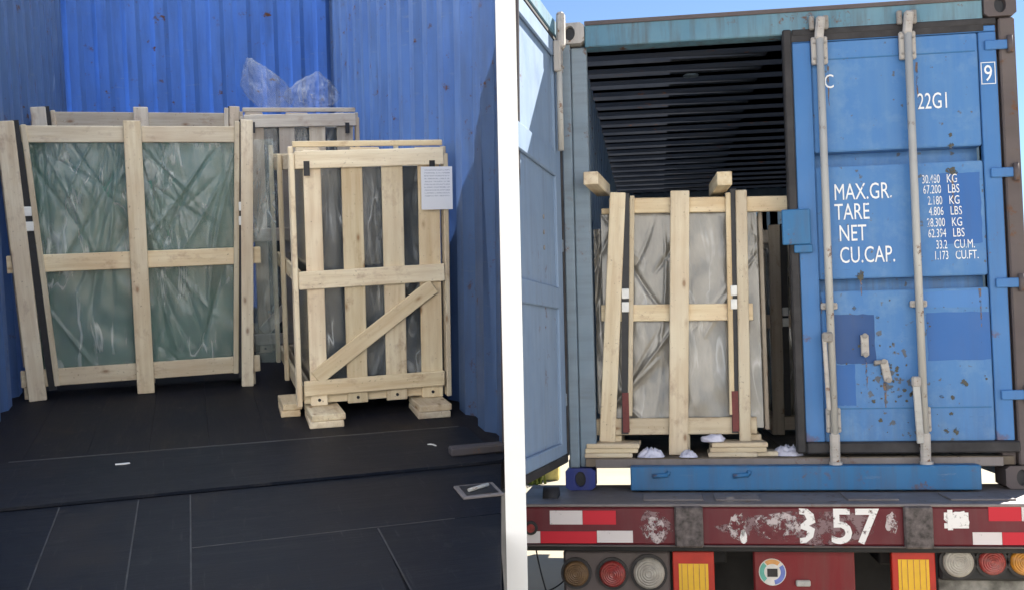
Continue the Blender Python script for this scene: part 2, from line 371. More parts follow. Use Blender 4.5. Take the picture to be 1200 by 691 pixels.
def from_bm(name, bm, mat, P=None, mtx=None, smooth=False):
    me = bpy.data.meshes.new(name); bm.normal_update(); bm.to_mesh(me); bm.free()
    if smooth:
        for p in me.polygons: p.use_smooth = True
    return newobj(name, me, mat, P, mtx)
def tube(P, name, a, b, r, mat, seg_=14, r2=None):
    a, b = Vector(a), Vector(b); d = b - a
    bm = bmesh.new(); bmesh.ops.create_cone(bm, cap_ends=True, segments=seg_, radius1=r, radius2=r if r2 is None else r2, depth=d.length)
    o = from_bm(name, bm, mat, P, T((a + b) / 2 - base_of(P)) @ d.to_track_quat('Z', 'Y').to_matrix().to_4x4(), False)
    for p in o.data.polygons: p.use_smooth = len(p.vertices) == 4
    return o
def corr(P, name, L, H, period, depth, mat, mtx, lip=0.0):
    """corrugated sheet: length along x, height along z, ribs towards -y, 2 mm thick"""
    pts = []; x = 0.0
    while x < L - 1e-4:
        for fx, fy in ((0, 0), (0.34, 0), (0.5, 1), (0.84, 1)):
            xx = x + fx * period
            if xx < L: pts.append((xx, -fy * depth))
        x += period
    pts.append((L, 0.0))
    bm = bmesh.new(); rows = []
    for z in (0, H * 0.5, H): rows.append([bm.verts.new((px, py, z)) for px, py in pts])
    for r0, r1 in zip(rows, rows[1:]):
        for i in range(len(pts) - 1): bm.faces.new((r0[i], r0[i + 1], r1[i + 1], r1[i]))
    bmesh.ops.solidify(bm, geom=bm.faces[:], thickness=0.003)
    return from_bm(name, bm, mat, P, mtx)
def film_sheet(P, name, u0, u1, w0, w1, y, mat, seed, nf=26, amp=0.02, n=70, lean=0.0, anchor='top'):
    rnd = random.Random(seed); folds = []
    W, H = u1 - u0, w1 - w0
    for i in range(nf):
        fx = rnd.choice((0, 0.05, 0.45, 0.5, 0.55, 0.95, 1)) + rnd.uniform(-.15, .15)
        fy = 1 + rnd.uniform(-.02, .05) if rnd.random() < 0.72 else rnd.uniform(0.05, 0.95)
        ang = rnd.gauss(-math.pi / 2, 0.42); ln = rnd.uniform(0.25, 0.95) * H
        folds.append((fx * W, fy * H, math.cos(ang), math.sin(ang), ln, rnd.uniform(0.004, 0.016), rnd.uniform(-1, 1) * amp, rnd.uniform(-.25, .25)))
    nz = max(30, min(int(150 * H), 230)); nx = max(14, int(nz * W / H))
    X, Z = np.meshgrid(np.linspace(0, W, nx + 1), np.linspace(0, H, nz + 1)); Dp = np.zeros_like(X)
    for (fx, fy, cx, cz, ln, sg, a, cv) in folds:
        rx_, rz_ = X - fx, Z - fy; sl = rx_ * cx + rz_ * cz
        q = rx_ * -cz + rz_ * cx + cv * sl * sl / ln; sw = sg * (0.6 + np.clip(sl / ln, 0, 1))
        Dp += np.where((sl > 0) & (sl < ln), a * np.exp(-np.abs(q / sw) ** 1.15) * np.sin(np.pi * np.clip(sl / ln, 0, 1)) ** 0.6, 0)
    rs = np.random.RandomState(seed)
    for k in range(14):
        fx_, fz_ = rs.normal(0, 7, 2); Dp += amp * .10 * np.sin(X * fx_ * 1.4 + Z * fz_ + rs.uniform(0, 6.28))
    for k in range(20):
        fx_, fz_ = rs.normal(0, 26, 2); Dp += amp * .035 * np.sin(X * fx_ + Z * fz_ * .6 + rs.uniform(0, 6.28))
    Dp = np.clip(Dp, -1.3 * amp, 1.3 * amp)
    co = np.stack([u0 + X, y + Dp, w0 + Z], -1).reshape(-1, 3)
    idx = np.arange((nz + 1) * (nx + 1)).reshape(nz + 1, nx + 1)
    fc = np.stack([idx[:-1, :-1], idx[:-1, 1:], idx[1:, 1:], idx[1:, :-1]], -1).reshape(-1, 4)
    me = bpy.data.meshes.new(name); me.from_pydata(co.tolist(), [], fc.tolist()); me.update()
    for p in me.polygons: p.use_smooth = True
    return newobj(name, me, mat, P, T(-base_of(P)))
def text(P, name, s, x, y, z, h, wx, mat, bold=0.0, sub_=None):
    """lettering on a face turned to -y: left edge x, foot z, capital height h, width factor wx"""
    c = bpy.data.curves.new('t', 'FONT'); c.body = s; c.size = h / 0.69; c.offset = bold
    c.resolution_u = 3
    o = bpy.data.objects.new('t', c); col.objects.link(o)
    me = bpy.data.meshes.new_from_object(o.evaluated_get(bpy.context.evaluated_depsgraph_get()))
    bpy.data.objects.remove(o); bpy.data.curves.remove(c)
    me.materials.clear()
    m = T(Vector((x, y, z)) - base_of(P)) @ Rot(math.pi / 2, 'X') @ Matrix.Diagonal((wx, 1, 1, 1))
    me.transform(m)
    return newobj(name, me, mat, P, Matrix.Identity(4))
def frustum_ring(bm, pts_a, pts_b):
    n = len(pts_a)
    va = [bm.verts.new(p) for p in pts_a]; vb = [bm.verts.new(p) for p in pts_b]
    for i in range(n): bm.faces.new((va[i], va[(i + 1) % n], vb[(i + 1) % n], vb[i]))
    return va, vb
def prism_xy(name, pts, z0, z1, mat, P=None, mtx=None):
    bm = bmesh.new()
    va, vb = frustum_ring(bm, [(x, y, z0) for x, y in pts], [(x, y, z1) for x, y in pts])
    bm.faces.new(va[::-1]); bm.faces.new(vb)
    bmesh.ops.recalc_face_normals(bm, faces=bm.faces[:])
    return from_bm(name, bm, mat, P, mtx)

# ------------------------------------------------------------------ frames: left bay (sloping dock) and truck
FL = Matrix(((0.90495, -0.42398, 0.03608, -2.44676), (0.42349, 0.88916, -0.17336, -1.59263), (0.04142, 0.17216, 0.98420, 1.48273), (0, 0, 0, 1)))
FR = T((0, 0, 1.30))
I4 = Matrix.Identity(4)

# ------------------------------------------------------------------ setting
def struct(o): o['kind'] = 'structure'; return o
bm = bmesh.new(); bmesh.ops.create_grid(bm, x_segments=2, y_segments=2, size=400)
struct(from_bm('ground', bm, 'ground'))

# sloping dock under the left container and its apron: top follows the container floor
edge = [Vector((2.46, -0.20)), Vector((1.55, -2.75))]        # right edge, on the line of the white column
def sight_u(v, px=587.3):
    """u of the dock edge at depth v: the edge runs straight along the column line"""
    P0 = CAMP.copy(); d = CR @ Vector(((px - 600) / 1200, 1, (345 - 620) / 1200))
    n = d.cross(CR @ Vector((0, 0, 1)))
    a = FL @ Vector((0, v, 0)); b = FL @ Vector((1, v, 0))
    t = -(a - P0).dot(n) / (b - a).dot(n)
    return t
V0, V1 = -2.75, 6.1
E0, E1 = sight_u(V0), sight_u(-0.22)
bm = bmesh.new()
top = [(-1.6, V0, -.17), (E0 - .01, V0, -.17), (E1 - .01, -.22, -.17), (2.43, -.1, -.17), (2.43, V1, -.17), (-1.6, V1, -.17)]
tw = [FL @ Vector(p) for p in top]
va, vb = frustum_ring(bm, [(p.x, p.y, 0.004) for p in tw], [tuple(p) for p in tw])
bm.faces.new(va[::-1]); bm.faces.new(vb); bmesh.ops.recalc_face_normals(bm, faces=bm.faces[:])
struct(from_bm('loading_dock', bm, 'concrete'))

apron = thing('apron', FL, (0, 0, 0), None, None, kind='structure')
def plate(pts):
    prism_xy('steel_plate', pts, -.165, 0.0, 'plate', apron, I4)
G = 0.003
us = [-1.6, -0.55, 0.10, 0.405, 0.715, 0.925]
for a, b in zip(us, us[1:]):
    plate([(a + G, V0), (b - G, V0), (b - G, 0.0 - .25), (a + G, 0.0 - .25)])
def su(v): return sight_u(v)
plate([(0.925 + G, V0), (1.62 - G, V0), (1.62 - G, -.93), (0.925 + G, -.93)])
plate([(1.62 + G, V0), (su(V0), V0), (su(-.93), -.93), (1.62 + G, -.93)])
plate([(0.925 + G, -.93 + G * 2), (su(-.93), -.93 + G * 2), (su(-.25), -.25), (0.925 + G, -.25)])
o = prism_xy('bridge_plate', [(-.02, -.242), (su(-.242), -.242), (2.385, -.16), (2.385, -.135), (2.34, -.135), (2.34, 0.43), (2.30, 0.452), (0.10, 0.50), (-.02, 0.47)], .001, 0.014, 'plate', apron, I4)
for u in us[1:]:
    rawbox(apron, 'seam_glint', u - .0028, u + .0028, V0, -.26, -.02, .0012, 'pale_seam', 0)  # pale strips along the seams stand in for plate edges catching light
rawbox(apron, 'seam_glint', 1.62 - .0028, 1.62 + .0028, V0, -.94, -.02, .0012, 'pale_seam', 0)
rawbox(apron, 'seam_glint', .93, 1.93, -.9285, -.9235, -.02, .0012, 'pale_seam', 0)
seg_e = prism_xy('edge_strip', [(.10, .486), (2.30, .438), (2.30, .4525), (.10, .5005)], .0142, .0158, 'pale_seam', apron, I4)
# lashing pocket near the container corner
pk = rawbox(apron, 'lashing_pocket', 2.02, 2.20, -.72, -.55, 0.0005, .012, 'deck', .003)
under(rawbox(apron, 'pocket_floor', 2.04, 2.18, -.70, -.57, .0125, .0145, 'strap', 0), pk)
under(tube(apron, 'lashing_ring', (2.06, -.66, .022), (2.16, -.61, .022), .008, 'rod'), pk)

# ------------------------------------------------------------------ left container
C = thing('open_container', FL, (1.2, 0, 0), 'blue corrugated container standing open, holding four glass crates', 'container')
b0 = base_of(C); WL, LL, HL = 2.42, 5.95, 3.12
def wall_L(x, L, flip, name='side_wall'):
    m = T(Vector((x, 0, 0)) - b0) @ Rot(math.pi / 2, 'Z')
    return m
# right wall: ribs towards +u ; left wall: ribs towards -u
corr(C, 'side_wall', LL + .08, HL + .14, 0.40, 0.05, 'left_side', T(Vector((WL, -.05, -.10)) - b0) @ Rot(math.pi / 2, 'Z') @ Matrix.Diagonal((1, 1, 1, 1)))
corr(C, 'side_wall', LL + .08, HL + .14, 0.40, 0.05, 'left_side', T(Vector((-.14, -.05, -.05)) - b0) @ Rot(math.pi / 2, 'Z'))
corr(C, 'end_wall', WL + .26, HL + .14, 0.26, 0.02, 'left_blue', T(Vector((-.18, LL + .02, -.02)) - b0))
for i in range(9):
    a = -.14 + i * (WL + .185) / 9
    box(C, 'floor_panel', a + .0006, a + (WL + .185) / 9 - .0006, -.14, LL, -.16, 0.0 - .0005 * (i % 2), 'ply', 0)
box(C, 'corner_post', WL - .03, WL + .05, -.15, -.052, -.16, HL, 'left_post', .008)
box(C, 'corner_post', -.20, -.10, -.15, -.052, -.16, HL, 'left_post', .008)
box(C, 'top_rail', -.20, WL + .05, -.15, -.03, HL, HL + .12, 'left_blue', .006)
box(C, 'top_rail', WL - .02, WL + .05, -.03, LL + .05, HL, HL + .10, 'left_blue', .006)
box(C, 'top_rail', -.17, -.10, -.03, LL + .05, HL, HL + .10, 'left_blue', .006)
box(C, 'sill_bar', 2.12, WL - .035, -.115, -.055, .014, .055, 'left_post', .006)
bm = bmesh.new(); g = []
for j in range(41):
    v = -.1 + (LL + .15) * j / 40
    g.append([bm.verts.new((-.19 + (WL + .25) * i / 12, v, HL + .125 + .05 * math.sin(math.pi * i / 12) - .018 * abs(math.sin(math.pi * j / 5)))) for i in range(13)])
for j in range(40):
    for i in range(12): bm.faces.new((g[j][i], g[j][i + 1], g[j + 1][i + 1], g[j + 1][i]))
from_bm('fill_tarp_roof', bm, 'tarp', C, T(-b0), True)  # unseen tarp added to pass soft daylight into the container

# ------------------------------------------------------------------ crate builders
def frame_crate(name, F, base, label, D, mat='pine', group=None):
    """glass crate: rails, posts, straps; D gives every board in frame coordinates"""
    P = thing(name, F, base, label, 'crate', group)
    y = D['y']; dep = D['depth']
    rb, rt = D['rails'], 0.028
    g = D['pack']
    pk = rawbox(P, 'glass_pack', g[0], g[1], y + .075, y + dep - .03, g[2], g[3], D.get('glass', 'glass'), .003)
    for (u0, u1, w0, w1) in D['film']:
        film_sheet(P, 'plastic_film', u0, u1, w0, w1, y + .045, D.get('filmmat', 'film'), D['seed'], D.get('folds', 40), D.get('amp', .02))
    for (a, b, wd) in rb: seg(P, 'rail', a, b, wd, y, rt, mat)
    for (a, b, wd, off, th) in D['posts']: seg(P, 'post', a, b, wd, y - th + off, th, mat)
    for (a, b, wd) in D['straps']:
        s = seg(P, 'strap', a, b, wd, y - .012, .006, 'strap', 0)
        for f in D['buckles']:
            for q in (f, f + .055):
                p = (a[0] + (b[0] - a[0]) * q, a[1] + (b[1] - a[1]) * q)
                k = rawbox(P, 'buckle', p[0] - wd * .52, p[0] + wd * .52, y - .024, y - .0125, p[1] - .028, p[1] + .028, 'buckle', .003)
                under(k, s)
    # rear frame of the same crate
    us = D['rear']
    for u in us: box(P, 'rear_post', u - .045, u + .045, y + dep, y + dep + .03, D['floor'], D['htop'] - .01, mat)
    for wz in D['rear_w']: box(P, 'rear_rail', us[0] - .05, us[-1] + .05, y + dep - .028, y + dep - .001, wz - .05, wz + .05, mat)
    for u in us:
        box(P, 'skid', u - .04, u + .04, y + .03, y + dep - .03, D['floor'] + .003, min(g[2] - .002, D['floor'] + .09), mat)
    for u in (us[0], us[-1]):
        box(P, 'tie_board', u - .04, u + .04, y + .03, y + dep - .03, g[3] + .012, g[3] + .045, mat)
    return P

def A_like(y, sx, ox, sw, seed, **kw):
    f = lambda u, w_: (u * sx + ox, w_ * sw)
    D = dict(y=y, depth=.30, seed=seed, floor=0.0, htop=1.66 * sw, pack=(-.0 * sx + ox, 1.30 * sx + ox, .13, 1.60 * sw),
             film=[(f(.05, 0)[0], f(1.30, 0)[0], .09, 1.57 * sw)],
             rails=[(f(.02, 1.61), f(1.31, 1.61), .10), (f(-.085, .835), f(1.40, .845), .105), (f(-.05, .135), f(1.37, .145), .105)],
             posts=[(f(-.04, 1.685), f(.042, .002), .10, 0, .03), (f(.665, 1.69), f(.665, .003), .102, 0, .032), (f(1.345, 1.70), f(1.285, .003), .075, 0, .03),
                    (f(.058, 1.665), f(.155, .085), .032, 0, .02), (f(1.285, 1.69), f(1.215, .09), .032, 0, .02), (f(-.085, 1.60), f(-.02, .20), .04, .085, .025)],
             straps=[(f(.012, 1.69), f(.128, .06), .046), (f(1.315, 1.70), f(1.25, .06), .036)], buckles=[.33],
             rear=[f(.0, 0)[0], f(.665, 0)[0], f(1.30, 0)[0]], rear_w=[.14, .84 * sw, 1.60 * sw])
    D.update(kw); return D
DA = A_like(1.98, 1, 0, 1, 11, amp=.024, folds=110)
cA = frame_crate('glass_crate', FL, (.65, 2.1, 0), 'tall pine frame crate of green film-wrapped glass standing before the left blue wall', DA)
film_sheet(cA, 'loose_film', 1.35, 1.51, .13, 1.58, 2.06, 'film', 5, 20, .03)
DB = A_like(3.3, .975, .02, 1.095, 23, nf=20)
DB.pop('nf', None)
frame_crate('glass_crate', FL, (.65, 3.4, 0), 'pine frame crate showing only its top rail behind the green glass crate', DB, 'pine_grey')

def slat_crate(F, base, label, y, x0, x1, H, dep, mat='pine', foot=.075, seed=3, paper=False, u_s=None):
    P = thing('slatted_crate', F, base, label, 'crate')
    W = x1 - x0
    rawbox(P, 'glass_pack', x0 + .055, x1 - .05, y + .12, y + dep - .08, foot + .11, H - .10, 'darkglass', .004)
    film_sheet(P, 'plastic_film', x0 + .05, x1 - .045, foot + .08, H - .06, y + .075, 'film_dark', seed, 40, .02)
    # slats of the front
    for f0, f1 in ((.055, .170), (.305, .445), (.575, .720), (.825, .975)):
        s = box(P, 'slat', x0 + f0 * W, x0 + f1 * W, y + .024, y + .044, foot, H - .01, mat)
        under(tube(P, 'screw', (x0 + (f0 + f1) / 2 * W, y + .0255, foot + .033), (x0 + (f0 + f1) / 2 * W, y + .018, foot + .033), .009, 'strap', 8), s)
    hs = (H - foot)
    seg(P, 'rail', (x0, H - .06 - .005), (x1 - .0, H - .045), .095, y, .024, mat)
    seg(P, 'rail', (x0 - .0, foot + hs * .495), (x1 - .005, foot + hs * .507), .098, y, .024, mat)
    seg(P, 'rail', (x0 + .01, foot + .105), (x1 - .015, foot + .112), .085, y, .024, mat)
    seg(P, 'diagonal_brace', (x0 + .075, foot + .16), (x1 - .07, foot + hs * .455), .088, y + .001, .022, mat)
    seg(P, 'base_board', (x0 + .01, foot + .045), (x1 - .02, foot + .045), .07, y + .046, .024, mat)
    # back ply of the front frame, higher than the rail, with the lifting slots
    for a, b in ((0.0, .18), (.36, .58), (.80, 1.0)):
        seg(P, 'head_block', (x0 + .01 + a * W, H - .02), (x0 - .01 + b * W, H - .02), .05, y + .052, .02, mat)
    seg(P, 'head_board', (x0 - .005, H + .022), (x1 + .005, H + .03), .032, y + .05, .03, mat)
    # corner stiles front and rear, on both long sides
    for s_, xa in ((0, x0 - .03), (1, x1 - .002)):
        for (ya, yb, hh) in ((y + .006, y + .04, H - .03), (y + .055, y + .095, H + .01), (y + dep * .52, y + dep * .52 + .05, H - .02), (y + dep - .07, y + dep - .02, H + .05)):
            box(P, 'stile', xa, xa + .028, ya, yb, foot + .002, hh, mat)
        xin = xa + (.032 if s_ == 0 else -.024)
        for wz in (foot + .06, foot + hs * .5, H - .07):
            box(P, 'side_rail', xin, xin + .02, y + .10, y + dep - .02, wz - .045, wz + .045, mat)
    seg(P, 'rear_rail', (x0, H - .05), (x1, H - .05), .09, y + dep, .024, mat)
    seg(P, 'rear_rail', (x0, foot + .06), (x1, foot + .06), .09, y + dep, .024, mat)
    for k in (.12, .5, .88):
        box(P, 'skid', x0 + k * W - .04, x0 + k * W + .04, y + .10, y + dep - .03, foot + .001, foot + .085, mat)
    # plastic strap ends at the top corners
    for xa in (x0 + .045, x1 - .085):
        rawbox(P, 'strap_end', xa, xa + .032, y - .004, y - .0005, H - .15, H - .07, 'strap', 0)
    if paper:
        rawbox(P, 'paper_label', x1 - .135, x1 + .045, y - .008, y - .005, H - .345, H - .105, 'paper', 0)
    return P
slat_crate(FL, (1.95, .95, 0), 'slatted pine crate with diagonal brace and white paper label, raised on plank pads', .90, 1.53, 2.355, 1.50, 1.5, paper=True)
slat_crate(FL, (1.9, 3.4, 0), 'slatted pine crate behind the labelled crate, clear bags lying on its top', 3.15, 1.39, 2.22, 1.81, .9, 'pine_grey', foot=.004, seed=9)

def plank(F, x0, x1, y0, y1, z0, z1, label, group, rz=0.0, mat='pine'):
    base = ((x0 + x1) / 2, (y0 + y1) / 2, z0)
    dx, dy, dz = x1 - x0, y1 - y0, z1 - z0
    m = F @ T(((x0 + x1) / 2, (y0 + y1) / 2, (z0 + z1) / 2)) @ Rot(rz, 'Z')
    if dy > dx: m = m @ Rot(math.pi / 2, 'Z'); d = (dy, dx, dz)
    else: d = (dx, dy, dz)
    o = newobj('plank', box_me(*d, mat, .004), None, None, m)
    return tag(o, label, 'plank', group)
for (x0, x1, y0, y1, who) in ((1.42, 1.53, 1.02, 1.30, 'under the long side of the labelled crate'), (1.545, 1.73, .70, 1.02, 'below the labelled crate corner facing the aisle'), (2.145, 2.33, .72, 1.02, 'below the labelled crate corner facing the wall')):
    for k in range(2):
        plank(FL, x0 + .006 * k, x1 + .004 * k, y0 + .012 * k, y1, .0005 + .037 * k, .036 + .037 * k, ('lower' if k == 0 else 'upper') + ' short pine plank ' + who, 'planks ' + who, .05 * (k - .5))

# clear bags on the rear slatted crate
def bag(x, y, z, sx, sy, sz, lean, seed, label):
    bm = bmesh.new(); bmesh.ops.create_icosphere(bm, subdivisions=5, radius=1)
    for v in bm.verts:
        d = v.co.copy(); o1 = Vector((seed, seed * .5, 0))
        rg = lambda f: 1 - 2 * abs(noise.noise(d * f + o1))
        k = 1 + .22 * noise.noise(d * 1.4 + o1) + .13 * rg(2.6) + .07 * rg(5.5) + .03 * rg(11)
        t = (d.z + 1) / 2
        pinch = .25 + 1.0 * math.sin(math.pi * min(1, .30 + t * .70)) ** .9
        v.co = Vector((d.x * sx * k * pinch + lean * t ** 1.5 * sz, d.y * sy * k * pinch, max(0, d.z + .8) * sz * .55 * (.8 + .2 * k)))
    o = from_bm('plastic_bag', bm, 'film_bag', None, FL @ T((x, y, z)), True)
    return tag(o, label, 'plastic bag')
bag(1.66, 3.62, 1.865, .13, .12, .40, -.50, 2.0, 'crumpled clear plastic bag leaning over, on the rear slatted crate beside the aisle')
bag(1.93, 3.62, 1.865, .15, .12, .30, .22, 5.0, 'crumpled rounded clear plastic bag on the rear slatted crate by the blue wall')

# litter on the floor
def scrap(F, x, y, z, pts, label, mat='scrap'):
    o = prism_xy('paper_scrap', pts, 0.0, .004, mat, None, F @ T((x, y, z)))
    return tag(o, label, 'litter')
scrap(FL, .62, .28, .0145, [(-.03, -.008), (.0, -.012), (.035, -.004), (.03, .008), (-.01, .006), (-.032, .006)], 'small white scrap lying on the steel bridge plate before the green glass crate')
scrap(FL, 2.08, .12, .0145, [(-.02, .02), (-.005, .024), (.012, .01), (.018, -.02), (.010, -.02), (.003, .004), (-.008, .012)], 'curled white scrap lying on the steel bridge plate before the labelled crate')

# ------------------------------------------------------------------ white column standing in for the blank strip between the two views
dcol = 3.98
def at_px(px, py, D):
    return CAMP + D * (CR @ Vector(((px - 600) / 1200, 1, (345 - py) / 1200)))
pc = at_px(599.3, 345, dcol + .04)
hw = 12.0 / 1200 * dcol
ax = math.atan2(-CR.col[1].x, CR.col[1].y)
colm = thing('divider_column', I4, (pc.x, pc.y, 0), 'slim square white column standing in for the blank strip between dock and truck', 'column')
bm = bmesh.new(); bmesh.ops.create_cube(bm, size=1); bmesh.ops.scale(bm, vec=(hw * 2, .08, 6.0), verts=bm.verts)
from_bm('shaft', bm, 'white_col', colm, Rot(ax, 'Z') @ T((0, 0, 3.022)))
bm = bmesh.new(); bmesh.ops.create_cube(bm, size=1); bmesh.ops.scale(bm, vec=(hw * 2 + .03, .2, .016), verts=bm.verts)
from_bm('base_plate', bm, 'deck', colm, Rot(ax, 'Z') @ T((.035, 0, .012)))

# ------------------------------------------------------------------ truck container
K = thing('blue_container', FR, (1.2, 3, 0), 'weathered blue freight container on the trailer, one door open', 'container')
kb = base_of(K)
CW, CL, CH = 2.438, 6.06, 2.591
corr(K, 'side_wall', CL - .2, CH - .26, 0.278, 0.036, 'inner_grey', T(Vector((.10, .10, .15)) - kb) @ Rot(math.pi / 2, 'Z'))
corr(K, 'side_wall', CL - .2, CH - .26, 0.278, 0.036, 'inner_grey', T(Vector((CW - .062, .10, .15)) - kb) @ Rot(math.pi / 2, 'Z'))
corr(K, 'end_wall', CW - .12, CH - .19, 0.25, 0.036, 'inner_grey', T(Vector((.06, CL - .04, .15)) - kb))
corr(K, 'roof_panel', CL - .12, CW - .14, 0.30, 0.018, 'roof_shade', T(Vector((.07, .12, CH - .045)) - kb) @ Matrix(((0, 0, 1, 0), (1, 0, 0, 0), (0, 1, 0, 0), (0, 0, 0, 1))))
for i in range(8):
    a = .105 + i * (CW - .21) / 8
    box(K, 'floor_plank', a + .002, a + (CW - .21) / 8 - .002, .0, CL - .06, .125, .17 - .0006 * (i % 2), 'ply_light', .003)
for i in range(7): box(K, 'cross_member', .10, CW - .10, 1.2 + i * .72, 1.26 + i * .72, .003, .123, 'dark', .003)
for xa in (.0, CW - .06):
    box(K, 'bottom_rail', xa, xa + .06, .17, CL - .17, .02, .148, 'cont_blue', .004)
    box(K, 'top_rail', xa, xa + .06, .10, CL - .10, CH - .11, CH - .03, 'cont_blue', .004)
box(K, 'end_header', .062, CW - .062, CL - .10, CL + .0, CH - .22, CH - .075, 'inner_grey', .006)
# rear corner posts
box(K, 'corner_post', .02, .075, .0, .14, .12, CH - .118, 'inner_grey', .006)
box(K, 'corner_post', .077, .165, .035, .13, .12, CH - .13, 'inner_grey', .006)
box(K, 'corner_post', CW - .085, CW - .004, .0, .14, .12, CH - .118, 'brown_steel', .008)
box(K, 'corner_post', CW - .16, CW - .087, .03, .13, .12, CH - .13, 'brown_steel', .006)
# corner castings with slotted holes
def casting(x0, z0, mat, y0=-.012, flipx=False, ysz=.178):
    bm = bmesh.new(); W_, H_, N = .162, .118, 20
    cx, cz = W_ / 2, H_ / 2
    def oval(rx, rz_, y): return [(cx + rx * math.cos(a), y, cz + rz_ * math.sin(a)) for a in [2 * math.pi * i / N for i in range(N)]]
    def sq(y):
        out = []
        for i in range(N):
            a = 2 * math.pi * i / N; c_, s_ = math.cos(a), math.sin(a); k = 1 / max(abs(c_), abs(s_))
            out.append((cx + c_ * k * W_ / 2, y, cz + s_ * k * H_ / 2))
        return out
    a0 = [bm.verts.new(p) for p in sq(0)]; a1 = [bm.verts.new(p) for p in oval(.030, .042, 0)]; a2 = [bm.verts.new(p) for p in oval(.028, .040, .03)]; a3 = [bm.verts.new(p) for p in sq(ysz)]
    for i in range(N):
        j = (i + 1) % N
        bm.faces.new((a0[i], a0[j], a1[j], a1[i])); bm.faces.new((a1[i], a1[j], a2[j], a2[i])); bm.faces.new((a0[j], a0[i], a3[i], a3[j]))
    bm.faces.new(a3); bm.faces.new(a2[::-1])
    bmesh.ops.recalc_face_normals(bm, faces=bm.faces[:])
    o = from_bm('corner_casting', bm, mat, K, T(Vector((x0, y0, z0)) - kb))
    h = rawbox(K, 'casting_hole', x0 + .045, x0 + .117, y0 + .026, y0 + .0285, z0 + .02, z0 + .098, 'strap', 0)
    under(h, o)
casting(-.004, .0, 'cast_blue'); casting(CW - .158, .0, 'brown_steel')
casting(-.004, CH - .118, 'cam'); casting(CW - .158, CH - .112, 'brown_steel')
for xa in (-.004, CW - .158):
    for z in (.0, CH - .118): rawbox(K, 'corner_casting', xa, xa + .162, CL - .18, CL + .004, z, z + .118, 'cast_blue', .004)
# header and sill
box(K, 'header', .16, CW - .162, .0, .11, CH - .14, CH - .008, 'teal', .006)
box(K, 'header_lip', .16, CW - .162, -.012, -.001, CH - .02, CH + .004, 'brown_steel', .003)
box(K, 'header_gutter', 1.26, CW - .162, -.004, .03, CH - .185, CH - .142, 'rubber', .003)
box(K, 'sill', .16, CW - .162, -.002, .12, .118, .166, 'deck', .004)
box(K, 'sill_plate', .352, 2.135, -.10, -.012, .008, .135, 'sill_blue', .006)
box(K, 'sill_back', .40, 2.09, -.01, .10, .004, .116, 'dark', .003)
for xa in (.50, .92):
    h = tube(K, 'sill_hook', (xa - .03, -.105, .085), (xa + .05, -.105, .092), .013, 'sill_blue', 10)
    under(tube(K, 'hook_end', (xa + .05, -.106, .092), (xa + .055, -.106, .112), .011, 'sill_blue', 8), h)
# small pale disc under the ceiling
tube(K, 'ceiling_disc', (.78, 1.0, CH - .075), (.78, 1.0, CH - .068), .05, 'inner_grey', 14)

# ---- closed right-hand door
dx0, dx1, dz0, dz1 = 1.245, 2.355, .19, 2.44
def door_panel(P, name, x0, x1, zs, mat, mtx, y=0.0, deep=.03):
    """sheet with horizontal grooves; zs = list of (z, depth) from bottom to top"""
    bm = bmesh.new(); n = 2; rows = []
    for z, d in zs: rows.append([bm.verts.new((x0 + (x1 - x0) * i / n, y + d, z)) for i in range(n + 1)])
    for r0, r1 in zip(rows, rows[1:]):
        for i in range(n): bm.faces.new((r0[i], r0[i + 1], r1[i + 1], r1[i]))
    bmesh.ops.solidify(bm, geom=bm.faces[:], thickness=-.003)
    bmesh.ops.recalc_face_normals(bm, faces=bm.faces[:])
    return from_bm(name, bm, mat, P, mtx)
gz = [(.25, 0), (1.052, 0), (1.068, .035), (1.092, .035), (1.112, 0), (1.722, 0), (1.742, .035), (1.772, .035), (1.795, 0), (2.40, 0)]
dr = bpy.data.objects.new('door', None); col.objects.link(dr); dr.parent = K; dr.empty_display_size = .1
dr.matrix_basis = T(-kb)
for (za, zb) in ((.25, 1.046), (1.112, 1.716), (1.797, 2.40)):
    bm = bmesh.new(); bmesh.ops.create_cube(bm, size=1); bmesh.ops.scale(bm, vec=(.858, .09, zb - za), verts=bm.verts)
    bmesh.ops.bevel(bm, geom=bm.edges[:], offset=.005, segments=2, affect='EDGES')
    bmesh.ops.translate(bm, vec=(1.815, .053, (za + zb) / 2), verts=bm.verts)
    from_bm('door_panel', bm, 'door', dr, I4)
rawbox(dr, 'groove_plate', 1.386, 2.244, .10, .106, .26, 2.39, 'door', 0)
def dpart(o): return under(o, dr)
dpart(rawbox(K, 'door_stile', 1.285, 1.383, -.004, .04, .25, 2.40, 'cont_blue', .004))
dpart(rawbox(K, 'door_stile', 2.247, 2.335, -.002, .04, .25, 2.40, 'cont_blue', .004))
dpart(rawbox(K, 'door_top_rail', 1.285, 2.335, -.001, .04, 2.403, 2.435, 'cont_blue', .004))
dpart(rawbox(K, 'door_gasket', 1.235, 1.283, -.016, .05, .19, 2.475, 'rubber', .008))
dpart(rawbox(K, 'door_gasket', 1.285, 2.36, -.014, .045, .188, .248, 'rubber', .008))
dpart(rawbox(K, 'door_gasket', 1.285, 2.34, -.006, .04, 2.437, 2.475, 'rubber', .006))
for z in (2.30, .42):
    dpart(rawbox(K, 'seam', 1.40, 2.23, .0045, .0072, z, z + .006, 'sill_blue', 0))
dpart(rawbox(K, 'lock_plate', 1.195, 1.345, -.034, -.017, 1.30, 1.49, 'sill_blue', .006))
dpart(rawbox(K, 'lock_plate', 1.255, 1.352, -.0335, -.0165, 1.255, 1.298, 'sill_blue', .004))
